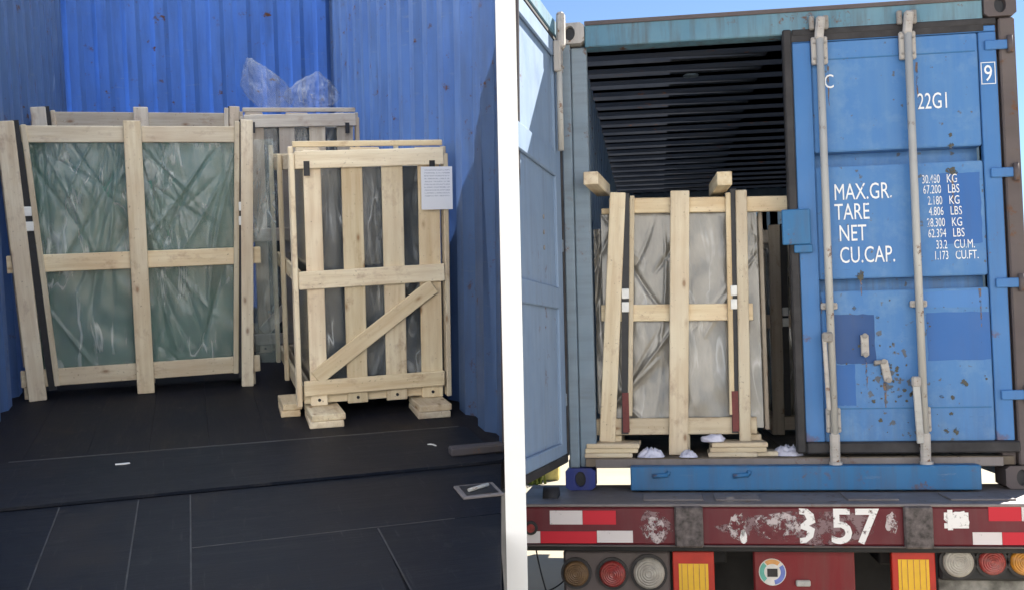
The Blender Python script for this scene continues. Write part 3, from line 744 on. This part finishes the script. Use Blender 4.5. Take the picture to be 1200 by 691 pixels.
for (xr, guide) in ((1.425, 0), (1.880, 1)):
    rod = tube(K, 'lock_rod', (xr, -.045, .20), (xr, -.045, 2.42), .020, 'rod', 14)
    def rp(o): return under(o, dr)
    rp(rod)
    for (z0, z1, wdt) in ((2.27, 2.42, .085), (.95, .985, .085), (.30, .43, .075)):
        k = rp(rawbox(K, 'rod_guide', xr - wdt / 2, xr + wdt / 2, -.036, -.005, z0, z1, 'cam', .006))
    for zb in (2.30, 2.385, .325, .40, .967):
        for sx_ in (-.028, .028):
            rp(tube(K, 'bolt', (xr + sx_, -.036, zb), (xr + sx_, -.044, zb), .007, 'cam_dirty', 6))
    # cams gripping header and sill
    rp(seg(K, 'rod_cam', (xr - .005, 2.40), (xr + .010, 2.525), .046, -.066, .04, 'cam', .01))
    rp(seg(K, 'rod_cam', (xr, .30), (xr - .003, .135), .05, -.066, .04, 'cam', .01))
    rp(rawbox(K, 'cam_keeper', xr - .05, xr - .022, -.04, -.013, 2.46, 2.535, 'cam_dirty', .006))
    rp(rawbox(K, 'cam_keeper', xr + .022, xr + .052, -.04, -.013, 2.46, 2.535, 'cam_dirty', .006))
    rp(tube(K, 'cam_foot', (xr, -.05, .115), (xr, -.05, .15), .034, 'cam', 10))
# handles folded along the rods
dpart(seg(K, 'lock_handle', (1.385, .80), (1.395, .42), .022, -.085, .014, 'cam', .004))
dpart(rawbox(K, 'handle_hub', 1.375, 1.43, -.088, -.05, .775, .83, 'cam_dirty', .008))
dpart(seg(K, 'lock_handle', (1.838, .56), (1.848, .245), .036, -.085, .014, 'rod', .004))
dpart(rawbox(K, 'handle_hub', 1.818, 1.862, -.09, -.05, .535, .59, 'cam', .008))
# catches in the middle of the door
def catch(x, z, tilt):
    p = dpart(seg(K, 'handle_catch', (x, z + .055), (x + tilt, z - .055), .040, -.018, .022, 'cam', .003))
    q = tube(K, 'catch_bolt', (x, -.0182, z + .05), (x, -.028, z + .05), .014, 'cam_dirty', 8); dpart(q)
    q = tube(K, 'catch_bolt', (x + tilt, -.0182, z - .05), (x + tilt, -.028, z - .05), .014, 'cam_dirty', 8); dpart(q)
catch(1.603, .757, .0); catch(1.695, .62, .02)
dpart(seg(K, 'catch_arm', (1.645, .665), (1.70, .668), .022, -.024, .018, 'cam_dirty', .006))
# hinges on the right edge
for z in (2.30, 1.62, 1.04, .46):
    h = dpart(rawbox(K, 'hinge', 2.275, 2.415, -.018, -.004, z, z + .05, 'cont_blue', .006))
    dpart(tube(K, 'hinge_pin', (2.40, -.016, z - .02), (2.40, -.016, z + .07), .015, 'brown_steel', 10))
# repainted rectangles and rust blooms
def patch(x0, x1, z0, z1, mat, seed, y=.0068):
    rn = random.Random(seed); pts = []
    for (ax_, az_, bx_, bz_) in ((x0, z0, x1, z0), (x1, z0, x1, z1), (x1, z1, x0, z1), (x0, z1, x0, z0)):
        for k in range(7):
            t = k / 7; pts.append((ax_ + (bx_ - ax_) * t + rn.uniform(-.003, .003), az_ + (bz_ - az_) * t + rn.uniform(-.003, .003)))
    bm = bmesh.new(); bm.faces.new([bm.verts.new((x, y, z)) for x, z in pts])
    dpart(from_bm('paint_patch', bm, mat, K, T(-kb)))
patch(2.02, 2.225, 1.28, 1.655, 'patch_mid', 1); patch(1.455, 1.66, .66, .92, 'patch_dark', 2); patch(1.455, 1.55, .44, .655, 'patch_mid', 3)
patch(1.925, 2.24, .67, .92, 'patch_mid', 4); patch(1.915, 2.24, .945, 1.03, 'patch_light', 5)
def bloom(x, z, r, seed, mat='rust', y=.0055):
    rn = random.Random(seed); n = 16; bm = bmesh.new()
    bm.faces.new([bm.verts.new((x + r * math.cos(a) * rn.uniform(.45, 1.15), y, z + r * math.sin(a) * rn.uniform(.45, 1.15))) for a in [2 * math.pi * i / n for i in range(n)]])
    dpart(from_bm('rust_spot', bm, mat, K, T(-kb)))
rr_ = random.Random(4)
for (x, z, r_) in ((1.60, 1.125, .028), (2.10, .55, .022), (2.085, 1.665, .03), (2.05, .30, .022), (1.56, .955, .012), (1.985, .48, .012), (2.04, .475, .014), (2.03, .39, .012), (2.0, .30, .016), (1.33, .99, .012), (2.09, 1.80, .018), (2.088, 1.86, .012)):
    bloom(x, z, r_, int(x * 977 + z * 331))
for i in range(34): 
    x = rr_.gauss(1.72, .07); z = rr_.gauss(.60, .12); bloom(min(max(x, 1.57), 1.85), z, rr_.uniform(.004, .014), i + 50)
for i in range(26): bloom(rr_.uniform(1.41, 2.22), rr_.uniform(.28, 1.0), rr_.uniform(.003, .008), i + 150)
for (x, z, l, w_) in ((1.61, .70, .16, .014), (1.70, .56, .14, .018), (1.39, 1.03, .10, .012), (2.088, 1.64, .20, .012), (1.90, .93, .16, .012), (1.60, 1.11, .09, .012), (1.86, .50, .14, .014), (2.20, 1.04, .20, .014), (1.47, 2.27, .22, .012), (1.93, 2.26, .26, .014)):
    bm = bmesh.new(); rn = random.Random(int(x * 999)); nn = 7; L_ = []; R2 = []
    for k in range(nn + 1):
        t = k / nn; ww = w_ * (1 - .75 * t) * rn.uniform(.7, 1.2); xx = x + rn.uniform(-.002, .002)
        L_.append((xx - ww / 2, .0060, z - l * t)); R2.append((xx + ww / 2, .0060, z - l * t))
    bm.faces.new([bm.verts.new(p) for p in L_ + R2[::-1]])
    dpart(from_bm('rust_run', bm, 'run', K, T(-kb)))
# lettering
TY = .0035
def dt(s, x, z, h, wx, mat='letter', bold=0.0): dpart(text(K, 'lettering', s, x, TY, z, h, wx, mat, bold))
dt('C', 1.446, 2.145, .075, .72, 'letter'); dt('22G1', 1.925, 2.005, .085, .60, 'letter')
p9 = text(K, 'lettering', '9', 2.265, -.0045, 2.135, .085, .75, 'letter'); dpart(p9)
for s, z in (('MAX.GR.', 1.535), ('TARE', 1.428), ('NET', 1.313), ('CU.CAP.', 1.195)):
    dt(s, 1.475 + (.018 if s in ('NET', 'CU.CAP.') else 0), z, .086, .62)
rows = [('30.480', 'KG', 1.605), ('67.200', 'LBS', 1.55), ('2.180', 'KG', 1.49), ('4.806', 'LBS', 1.433), ('28.300', 'KG', 1.373), ('62.394', 'LBS', 1.316), ('33.2', 'CU.M.', 1.255), ('1.173', 'CU.FT.', 1.198)]
for i, (a, b, z) in enumerate(rows):
    wn_ = len(a) * .0165 + .0
    dt(a, 2.035 - wn_ + i * .004 - .005, z, .045, .52, 'letter_worn'); dt(b, 2.055 + i * .004, z, .045, .62, 'letter_worn')
# four corner frame of the 9 mark
for (xa, xb, za, zb) in ((2.252, 2.325, 2.118, 2.122), (2.252, 2.325, 2.232, 2.236), (2.252, 2.256, 2.1225, 2.2315), (2.321, 2.325, 2.1225, 2.2315)):
    dpart(rawbox(K, 'mark_frame', xa, xb, -.0055, -.0043, za, zb, 'letter', 0))

# ---- open left-hand door, swung out towards the camera
th = R_(6.8)
Hm = T(Vector((.012, -.02, 0)) - kb)
od = bpy.data.objects.new('open_door', None); col.objects.link(od); od.parent = K
od.empty_display_size = .1
dirv = Vector((-math.sin(th), -math.cos(th), 0)); nrm = Vector((math.cos(th), -math.sin(th), 0))     # nrm: inner face, towards the doorway
od.matrix_basis = Hm @ Matrix(((dirv.x, -nrm.x, 0, 0), (dirv.y, -nrm.y, 0, 0), (0, 0, 1, 0), (0, 0, 0, 1)))   # local x along the door, -y out of the inner face
BASE[od.name] = Vector((0, 0, 0))
def ob(name, *a, mat='door_in', bev=.006): return rawbox(od, name, *a, mat, bev)
ob('door_leaf', .16, 1.00, .012, .035, .25, 2.42, bev=.002)
ob('door_stile', .03, .158, -.004, .045, .20, 2.45)
ob('door_stile', 1.002, 1.13, -.004, .045, .20, 2.45)
for za, zb in ((.20, .27), (.985, 1.10), (1.70, 1.83), (2.36, 2.45)):
    ob('door_rib', .162, .998, -.008, .010, za, zb)
ob('door_gasket', .0, .028, -.012, .05, .19, 2.47, mat='rubber')
ob('door_gasket', .03, 1.13, -.01, .05, .155, .198, mat='rubber')
ob('door_gasket', .03, 1.13, -.008, .048, 2.452, 2.478, mat='rubber')
ob('door_top_cap', .03, 1.13, -.014, .05, 2.48, 2.565, mat='teal')
r = tube(od, 'lock_rod', (.15, -.034, 1.84), (.15, -.034, 2.40), .017, 'rod', 12)
ob('rod_guide', .115, .185, -.05, -.010, 2.27, 2.44, mat='cam')
r2 = seg(od, 'rod_cam', (.15, 2.40), (.14, 2.60), .06, -.07, .045, 'cam', .012)
for zb in (2.30, 2.40): 
    for xx in (.13, .17): tube(od, 'bolt', (xx, -.05, zb), (xx, -.058, zb), .008, 'cam_dirty', 6)
for z in (1.45, 1.37, 1.29): tube(od, 'rivet', (.42, .0125, z), (.42, .007, z), .012, 'cam_dirty', 8)
# hinge lugs on the post
for z in (.46, 1.3, 2.25): rawbox(K, 'hinge_lug', -.005, .018, -.06, -.001, z, z + .07, 'inner_grey', .005)

# ------------------------------------------------------------------ crates and litter inside the truck container
F0 = .17
DE = dict(y=.15, depth=.50, seed=31, floor=F0 + .02, htop=1.62, pack=(.235, 1.06, .34, 1.52), glass='darkglass', filmmat='film_grey', amp=.016, folds=34,
          film=[(.215, 1.085, .315, 1.535)],
          rails=[((.265, 1.575), (1.265, 1.548), .085), ((.205, .968), (1.045, .955), .094), ((.142, .330), (1.046, .330), .092)],
          posts=[((.318, 1.645), (.222, F0 + .078), .088, 0, .03), ((.664, 1.640), (.613, F0 + .003), .105, 0, .034), ((1.0, 1.63), (.978, F0 + .075), .062, 0, .03),
                 ((.398, 1.625), (.352, .39), .026, 0, .02), ((.928, 1.62), (.912, .39), .028, 0, .02)],
          straps=[((.362, 1.64), (.322, .29), .040), ((.957, 1.64), (.926, .29), .036)], buckles=[.42],
          rear=[.26, .64, 1.03], rear_w=[.36, .95, 1.55])
cE = frame_crate('glass_crate', FR, (.62, .3, F0), 'pale pine crate of grey film-wrapped glass standing in the truck doorway', DE)
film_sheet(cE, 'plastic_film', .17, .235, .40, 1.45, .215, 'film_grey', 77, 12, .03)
# wrapped right flank and projecting bearers
rawbox(cE, 'flank_wrap', 1.065, 1.095, .23, .62, .34, 1.50, 'film_grey', .01)
box(cE, 'flank_stile', 1.098, 1.122, .24, .29, .30, 1.52, 'pine_grey')
box(cE, 'bearer', .165, .245, -.14, .32, 1.655, 1.725, 'pine', .004, Rot(-.10, 'Z'))
box(cE, 'bearer', .845, .925, -.10, .32, 1.625, 1.70, 'pine', .004, Rot(.05, 'Z'))
for k in (.33, .93): box(cE, 'strap', k - .018, k + .018, .128, .134, .30, .52, 'strap_red', 0)
DF = dict(y=1.40, depth=.45, seed=41, floor=F0, htop=1.57, pack=(1.28, 2.2, .32, 1.48), glass='darkglass', filmmat='film_grey', amp=.025, folds=20,
          film=[(1.27, 2.2, .30, 1.49)],
          rails=[((1.22, 1.50), (2.24, 1.50), .09), ((1.22, .93), (2.24, .93), .09), ((1.20, .25), (2.24, .25), .09)],
          posts=[((1.315, 1.575), (1.30, F0 + .003), .075, 0, .03), ((1.425, 1.575), (1.435, F0 + .1), .05, 0, .03), ((1.8, 1.575), (1.8, F0 + .003), .09, 0, .03), ((2.2, 1.575), (2.2, F0 + .003), .09, 0, .03)],
          straps=[((1.375, 1.58), (1.365, .30), .04)], buckles=[.46], rear=[1.30, 1.75, 2.2], rear_w=[.3, .93, 1.5])
frame_crate('glass_crate', FR, (1.7, 1.6, F0), 'pine crate deeper in the truck container, beside the doorway crate', DF, 'pine_grey')
for (x0, x1, n_, who, ya) in ((.105, .385, 3, 'under the truck crate near the open door', .02), (.775, 1.06, 3, 'under the truck crate near the closed door', .02)):
    for k in range(n_):
        z0 = F0 + .0005 + k * .026
        plank(FR, x0 + random.uniform(-.012, .012) + .01 * k, x1 + random.uniform(-.03, .02) + .012 * k, ya, ya + .22, z0, z0 + .025, ('bottom', 'middle', 'top')[k] + ' thin pine plank ' + who, 'planks ' + who, random.uniform(-.03, .03))
plank(FR, .99, 1.14, .05, .2, F0 + .0005, F0 + .026, 'short pine offcut lying beside the closed-door pad of planks', None, .05)
plank(FR, .96, 1.12, .06, .2, F0 + .0285, F0 + .053, 'second pine offcut lying on top of the short offcut', None, -.06) if False else None
def cloth(x, y, sx, sy, sz, seed, label):
    bm = bmesh.new(); n = 22; g = []
    for j in range(n + 1):
        row = []
        for i in range(n + 1):
            a, b = i / n * 2 - 1, j / n * 2 - 1
            rr = math.sqrt(a * a + b * b); e = max(0, 1 - rr ** 2.2)
            px = a * sx * (1 + .25 * noise.noise(Vector((a * 1.5, b * 1.5, seed)))); py = b * sy * (1 + .25 * noise.noise(Vector((b * 2, a, seed + 4))))
            h = sz * (e ** .7) * (.35 + .75 * (1 - 2 * abs(noise.noise(Vector((a * 2.6, b * 2.6, seed * 2))))) + .3 * noise.noise(Vector((a * 7, b * 7, seed)))) ; h = max(.001, h)
            row.append(bm.verts.new((px, py, h)))
        g.append(row)
    for j in range(n):
        for i in range(n):
            if max(abs(i / n * 2 - 1), 0) ** 2 + max(abs(j / n * 2 - 1), 0) ** 2 < 1.25: bm.faces.new((g[j][i], g[j][i + 1], g[j + 1][i + 1], g[j + 1][i]))
    bmesh.ops.delete(bm, geom=[v for v in bm.verts if not v.link_faces], context='VERTS')
    o = from_bm('cloth_rag', bm, 'cloth', None, FR @ T((x, y, F0 + .0015)), True)
    tag(o, label, 'rag')
cloth(.465, .06, .075, .07, .05, 1, 'crumpled white rag between the plank pad by the open door and the centre post')
cloth(.665, .04, .05, .05, .038, 3, 'small white rag at the foot of the centre post of the doorway crate')
cloth(1.20, .12, .09, .09, .05, 6, 'white rag lying at the edge of the closed door')
# glove on the right-hand pad
bm = bmesh.new(); bmesh.ops.create_icosphere(bm, subdivisions=3, radius=1)
for v in bm.verts:
    k = 1 + .3 * noise.noise(v.co * 1.8) + .12 * noise.noise(v.co * 5); v.co = Vector((v.co.x * .065 * k, v.co.y * .05 * k, max(0, v.co.z + .35) * .03 * k))
tag(from_bm('cloth_rag', bm, 'cloth', None, FR @ T((.805, .08, F0 + .079)), True), 'white rag lying on top of the plank pad by the closed door', 'rag')

# ------------------------------------------------------------------ trailer
TR = thing('container_trailer', FR, (1.2, 2.5, -1.30), 'dark red flatbed trailer with worn bumper, stencilled numbers and tail lamps', 'trailer')
tb = base_of(TR)
YB = -.50
box(TR, 'rear_bolster', -.22, 2.66, YB + .002, .24, -.05, -.003, 'deck', .008)
bmp = box(TR, 'bumper', -.23, 2.67, YB - .03, YB + .0, -.197, -.012, 'red', .01)
box(TR, 'bumper_lip', -.235, 2.675, YB - .04, YB + .02, -.0118, .003, 'deck', .006)
box(TR, 'bumper_lip', -.235, 2.675, YB - .034, YB + .02, -.206, -.1975, 'brown_steel', .003)
box(TR, 'bumper_backing', -.2, 2.64, YB + .03, YB + .30, -.24, -.052, 'dark', .006)
YF = YB - .031
for (a, b) in ((.572, .709), (1.643, 1.775)):
    box(TR, 'bumper_bracket', a, b, YB - .06, YB - .0315, -.205, -.006, 'bracket', .008)
def sticker(name, x0, x1, z0, z1, mat, y=YF, th_=.0015): return rawbox(TR, name, x0, x1, y - th_, y, z0, z1, mat, 0)
sticker('reflective_tape', -.04, .122, -.098, -.030, 'tape_white'); sticker('reflective_tape', .124, .287, -.098, -.030, 'tape_red')
sticker('reflective_tape', -.22, -.09, -.190, -.132, 'tape_white'); sticker('reflective_tape', -.088, .19, -.190, -.132, 'tape_red'); sticker('reflective_tape', .192, .368, -.186, -.128, 'tape_white')
sticker('reflective_tape', 2.03, 2.175, -.078, -.012, 'tape_red'); sticker('reflective_tape', 2.177, 2.33, -.078, -.012, 'tape_white')
sticker('reflective_tape', 1.955, 2.085, -.188, -.130, 'tape_white'); sticker('reflective_tape', 2.087, 2.33, -.188, -.130, 'tape_red')
k = tube(TR, 'marker_lamp', (-.135, YF, -.115), (-.135, YF - .014, -.115), .034, 'rubber', 16); under(tube(TR, 'lens', (-.135, YF - .0145, -.115), (-.135, YF - .022, -.115), .021, 'lens_red', 14), k)
# stencilled marks
text(TR, 'stencil_mark', '57', 1.305, YF - .002, -.182, .160, .98, 'stencil', .004)
bm = bmesh.new()      # remainder of a third figure
pts_o = [(.0, .0), (.03, .004), (.062, .03), (.072, .07), (.045, .085), (.075, .10), (.068, .14), (.04, .165), (.0, .168), (.0, .14), (.025, .137), (.035, .115), (.005, .09), (.005, .07), (.035, .06), (.028, .03), (.0, .026)]
vv = [bm.verts.new((1.165 + x, YF - .002, -.186 + z)) for x, z in pts_o]; bm.faces.new(vv)
from_bm('stencil_mark', bm, 'stencil', TR, T(-tb))
def smudge(x0, x1, z0, z1, seed, mat='smudge'):
    bm = bmesh.new(); n = 18; rn = random.Random(seed)
    vv = [bm.verts.new(((x0 + x1) / 2 + (x1 - x0) / 2 * math.cos(a) * rn.uniform(.75, 1.1), YF - (.0008 if mat == 'overspray' else .0016), (z0 + z1) / 2 + (z1 - z0) / 2 * math.sin(a) * rn.uniform(.7, 1.1))) for a in [2 * math.pi * i / n for i in range(n)]]
    bm.faces.new(vv); from_bm('paint_smudge', bm, mat, TR, T(-tb))
smudge(.80, 1.58, -.195, -.015, 21, 'overspray'); smudge(.40, .56, -.19, -.02, 22, 'overspray')
smudge(.83, .92, -.185, -.03, 1); smudge(.96, 1.18, -.17, -.03, 2); smudge(.42, .53, -.19, -.05, 3); smudge(1.83, 1.95, -.115, -.025, 4, 'stencil'); smudge(1.56, 1.62, -.15, -.03, 5)
smudge(.88, .92, -.19, -.12, 8, 'stencil')
for z in (-.05, -.10): sticker('stencil_bar', 1.83, 1.94, z - .012, z + .012, 'stencil')
sticker('stencil_bar', 1.845, 1.868, -.12, -.025, 'stencil', YF - .002)
# lower rear: lamp boxes, warning plates, centre panel
YL = -.40
def lamp(x, z, mat, r=.072):
    o = tube(TR, 'lamp', (x, YL - .001, z), (x, YL - .016, z), r + .014, 'rubber', 24)
    bm = bmesh.new(); N = 28; prev = None
    prof = [(1.0, 0.0), (.98, .010)] + [(f, .012 + .016 * (1 - f * f) + (.0022 if i % 2 else 0)) for i, f in enumerate((.92, .84, .76, .68, .6, .52, .44, .36, .28, .2, .12))]
    for f, h in prof:
        ring = [bm.verts.new((x + r * f * math.cos(2 * math.pi * i / N), YL - .0165 - h, z + r * f * math.sin(2 * math.pi * i / N))) for i in range(N)]
        if prev:
            for i in range(N): bm.faces.new((prev[i], prev[(i + 1) % N], ring[(i + 1) % N], ring[i]))
        prev = ring
    bm.faces.new(prev); bmesh.ops.recalc_face_normals(bm, faces=bm.faces[:])
    under(from_bm('lens', bm, mat, TR, T(-tb), False), o)
    for a_ in (.8, 3.9): under(tube(TR, 'screw', (x + r * .8 * math.cos(a_), YL - .026, z + r * .8 * math.sin(a_)), (x + r * .8 * math.cos(a_), YL - .031, z + r * .8 * math.sin(a_)), .006, 'cam_dirty', 8), o)
    if False: under(tube(TR, 'lens_rim', (x, YL - .0345, z), (x, YL - .037, z), r * .42, 'flap', 18), o)
box(TR, 'lamp_panel', .01, .545, YL, YL + .05, -.52, -.25, 'brown_steel', .012)
lamp(.075, -.362, 'lens_brown', .064); lamp(.258, -.362, 'lens_red', .066); lamp(.44, -.357, 'lens_white', .078)
box(TR, 'lamp_panel', 1.835, 2.45, YL, YL + .05, -.385, -.215, 'dark', .012)
lamp(1.915, -.292, 'lens_white', .072); lamp(2.07, -.29, 'lens_red', .062); lamp(2.215, -.288, 'lens_amber', .064)
for (a, b, zt) in ((.558, .762, -.250), (1.609, 1.812, -.222)):
    p = rawbox(TR, 'warning_plate', a, b, YL - .012, YL + .03, -.74, zt, 'plate_red', .004)
    under(rawbox(TR, 'warning_field', a + .03, b - .03, YL - .014, YL - .0125, -.72, zt - .06, 'plate_yellow', 0), p)
    for i in range(5):
        xx = a + .045 + i * (b - a - .09) / 4
        under(rawbox(TR, 'field_groove', xx - .002, xx + .002, YL - .0155, YL - .0142, -.72, zt - .062, 'lens_amber', 0), p)
box(TR, 'centre_panel', .955, 1.44, YL + .01, YL + .05, -.62, -.245, 'red_panel', .008)
o = tube(TR, 'round_sticker', (1.045, YL + .0095, -.352), (1.045, YL + .007, -.352), .066, 'sticker_white', 28)
for i, (a0, a1, mm) in enumerate(((0.9, 2.2, 'sticker_orange'), (2.3, 4.0, 'sticker_green'), (4.9, 6.9, 'sticker_blue'))):
    bm = bmesh.new(); N = 10
    va_ = [bm.verts.new((1.045 + .062 * math.cos(a0 + (a1 - a0) * t / N), YL + .0062, -.352 + .062 * math.sin(a0 + (a1 - a0) * t / N))) for t in range(N + 1)]
    vb_ = [bm.verts.new((1.045 + .040 * math.cos(a0 + (a1 - a0) * t / N), YL + .0062, -.352 + .040 * math.sin(a0 + (a1 - a0) * t / N))) for t in range(N + 1)]
    for t in range(N): bm.faces.new((va_[t], va_[t + 1], vb_[t + 1], vb_[t]))
    under(from_bm('sticker_band', bm, mm, TR, T(-tb)), o)
under(rawbox(TR, 'sticker_figure', 1.02, 1.07, YL + .0050, YL + .0066, -.375, -.335, 'rubber', 0), o)
box(TR, 'panel_latch', 1.155, 1.225, YL - .012, YL + .0095, -.418, -.388, 'rod', .005)
box(TR, 'mud_flap', 1.84, 2.45, YL + .06, YL + .075, -.9, -.388, 'flap', .004)
box(TR, 'mud_flap', .02, .53, YL + .06, YL + .075, -.9, -.525, 'flap', .004)
# skeleton frame, axles and wheels
for xa in (.70, 1.60):
    box(TR, 'frame_rail', xa, xa + .14, -.16, 6.1, -.36, -.055, 'dark', .008)
for y_ in (1.6, 3.3, 5.9): box(TR, 'frame_cross', .845, 1.595, y_, y_ + .14, -.20, -.056, 'dark', .006)
for y_ in (1.0, 2.3):
    tube(TR, 'axle', (.1, y_, -.80), (2.34, y_, -.80), .07, 'dark', 14)
    box(TR, 'axle_stand', .72, .82, y_ - .05, y_ + .05, -.76, -.362, 'dark', .004); box(TR, 'axle_stand', 1.62, 1.72, y_ - .05, y_ + .05, -.76, -.362, 'dark', .004)
    for xa in (.02, .30, 1.86, 2.14):
        wh = tube(TR, 'wheel', (xa, y_, -.80), (xa + .26, y_, -.80), .498, 'tyre', 30)
        under(tube(TR, 'rim', (xa - .004, y_, -.80), (xa + .264, y_, -.80), .27, 'brown_steel', 24), wh)
for xa in (.55, 1.75):
    box(TR, 'landing_leg', xa, xa + .12, 5.2, 5.32, -1.27, -.06, 'dark', .006); box(TR, 'landing_foot', xa - .08, xa + .2, 5.1, 5.42, -1.298, -1.272, 'dark', .006)
box(TR, 'dark_backing', .45, 1.95, .30, .36, -.95, -.052, 'dark', .006)  # dark sheet added behind the panels to darken the gaps between them
# twist locks and bolster plates
for (a, b) in ((.42, .72), (.78, 1.0), (1.42, 1.66), (1.9, 2.2)): box(TR, 'bolster_plate', a, b, YB + .10, -.06 - .1, -.0028, .006, 'deck', .003)
tube(TR, 'mudguard', (-.10, -.24, -.02), (-.02, -.24, -.02), .07, 'rubber', 20)
# cable hanging below the bumper
for (a, b, c) in (((-.15, -.3, -.2), (-.12, -.28, -.45), (-.04, -.3, -.62)), ((.02, -.28, -.40), (-.02, -.28, -.47), (-.14, -.28, -.50))):
    cu = bpy.data.curves.new('cable', 'CURVE'); cu.dimensions = '3D'; cu.bevel_depth = .004; sp = cu.splines.new('NURBS'); sp.points.add(2); sp.use_endpoint_u = True; sp.order_u = 3
    for q, p in zip(sp.points, (a, b, c)): q.co = (*(Vector(p) - tb), 1)
    oc = bpy.data.objects.new('tmp', cu); col.objects.link(oc)
    me = bpy.data.meshes.new_from_object(oc.evaluated_get(bpy.context.evaluated_depsgraph_get())); bpy.data.objects.remove(oc)
    me.materials.clear(); newobj('cable', me, 'strap', TR, I4)

# ------------------------------------------------------------------ yard behind the truck
def gpt(px, py, z=0.0):
    d = CR @ Vector(((px - 600) / 1200, 1, (345 - py) / 1200)); t = (z - CAMP.z) / d.z; return CAMP + t * d
p = gpt(628, 566)
kerb = box(None, 'yard_wall', p.x - 6, p.x + .32, p.y + .4, p.y + .7, .002, .30, 'yellow_wall', .02)
tag(kerb, 'low yellowish wall across the yard, seen under the open door', 'wall')
def weed(px, py, h, seed, label):
    b = gpt(px, py); rn = random.Random(seed); bm = bmesh.new()
    for i in range(70):
        a = rn.uniform(0, 6.28); l = rn.uniform(.4, 1) * h; sp = rn.uniform(.1, .7); wd = rn.uniform(.012, .025)
        c, s = math.cos(a), math.sin(a); o0 = Vector((rn.gauss(0, h * .22), rn.gauss(0, h * .22), 0))
        q = []
        for t in (0, .5, 1):
            ctr = o0 + Vector((c * sp * l * t * t, s * sp * l * t * t, l * t * (1 - .3 * sp * t))); ww = wd * (1 - t * .9)
            q.append((bm.verts.new(ctr + Vector((-s * ww, c * ww, 0))), bm.verts.new(ctr - Vector((-s * ww, c * ww, 0)))))
        for (a1, b1), (a2, b2) in zip(q, q[1:]): bm.faces.new((a1, b1, b2, a2))
    o = from_bm('weed_clump', bm, 'leaf', None, T((b.x, b.y, 0)))
    tag(o, label, 'weed')
weed(620, 597, .16, 1, 'low weed clump growing in the sunlit concrete just behind the trailer bumper')
weed(624, 566, .38, 2, 'taller weed clump in front of the low yellowish wall')

# ------------------------------------------------------------------ white hall added unseen behind the camera to bounce sunlight into both bays
WH = thing('bounce_hall', I4, (0, -17, 0), 'added unseen white hall with roll-up doors, bouncing sunlight onto the loading bays', 'bounce building')
rawbox(WH, 'wall', -26, 24, -24, -15, .0, 9.0, 'white_col', .05)
rf = rawbox(WH, 'roof', -26.4, 24.4, -24.4, -14.6, 9.002, 9.4, 'deck', .05)
for i in range(6):
    x = -22 + i * 8
    d = rawbox(WH, 'roller_door', x, x + 3.6, -14.99, -14.93, .0, 4.2, 'door_in', .01)
    for k in range(13): under(rawbox(WH, 'slat', x + .05, x + 3.55, -14.925, -14.90, .1 + k * .31, .37 + k * .31, 'door_in', .02), d)
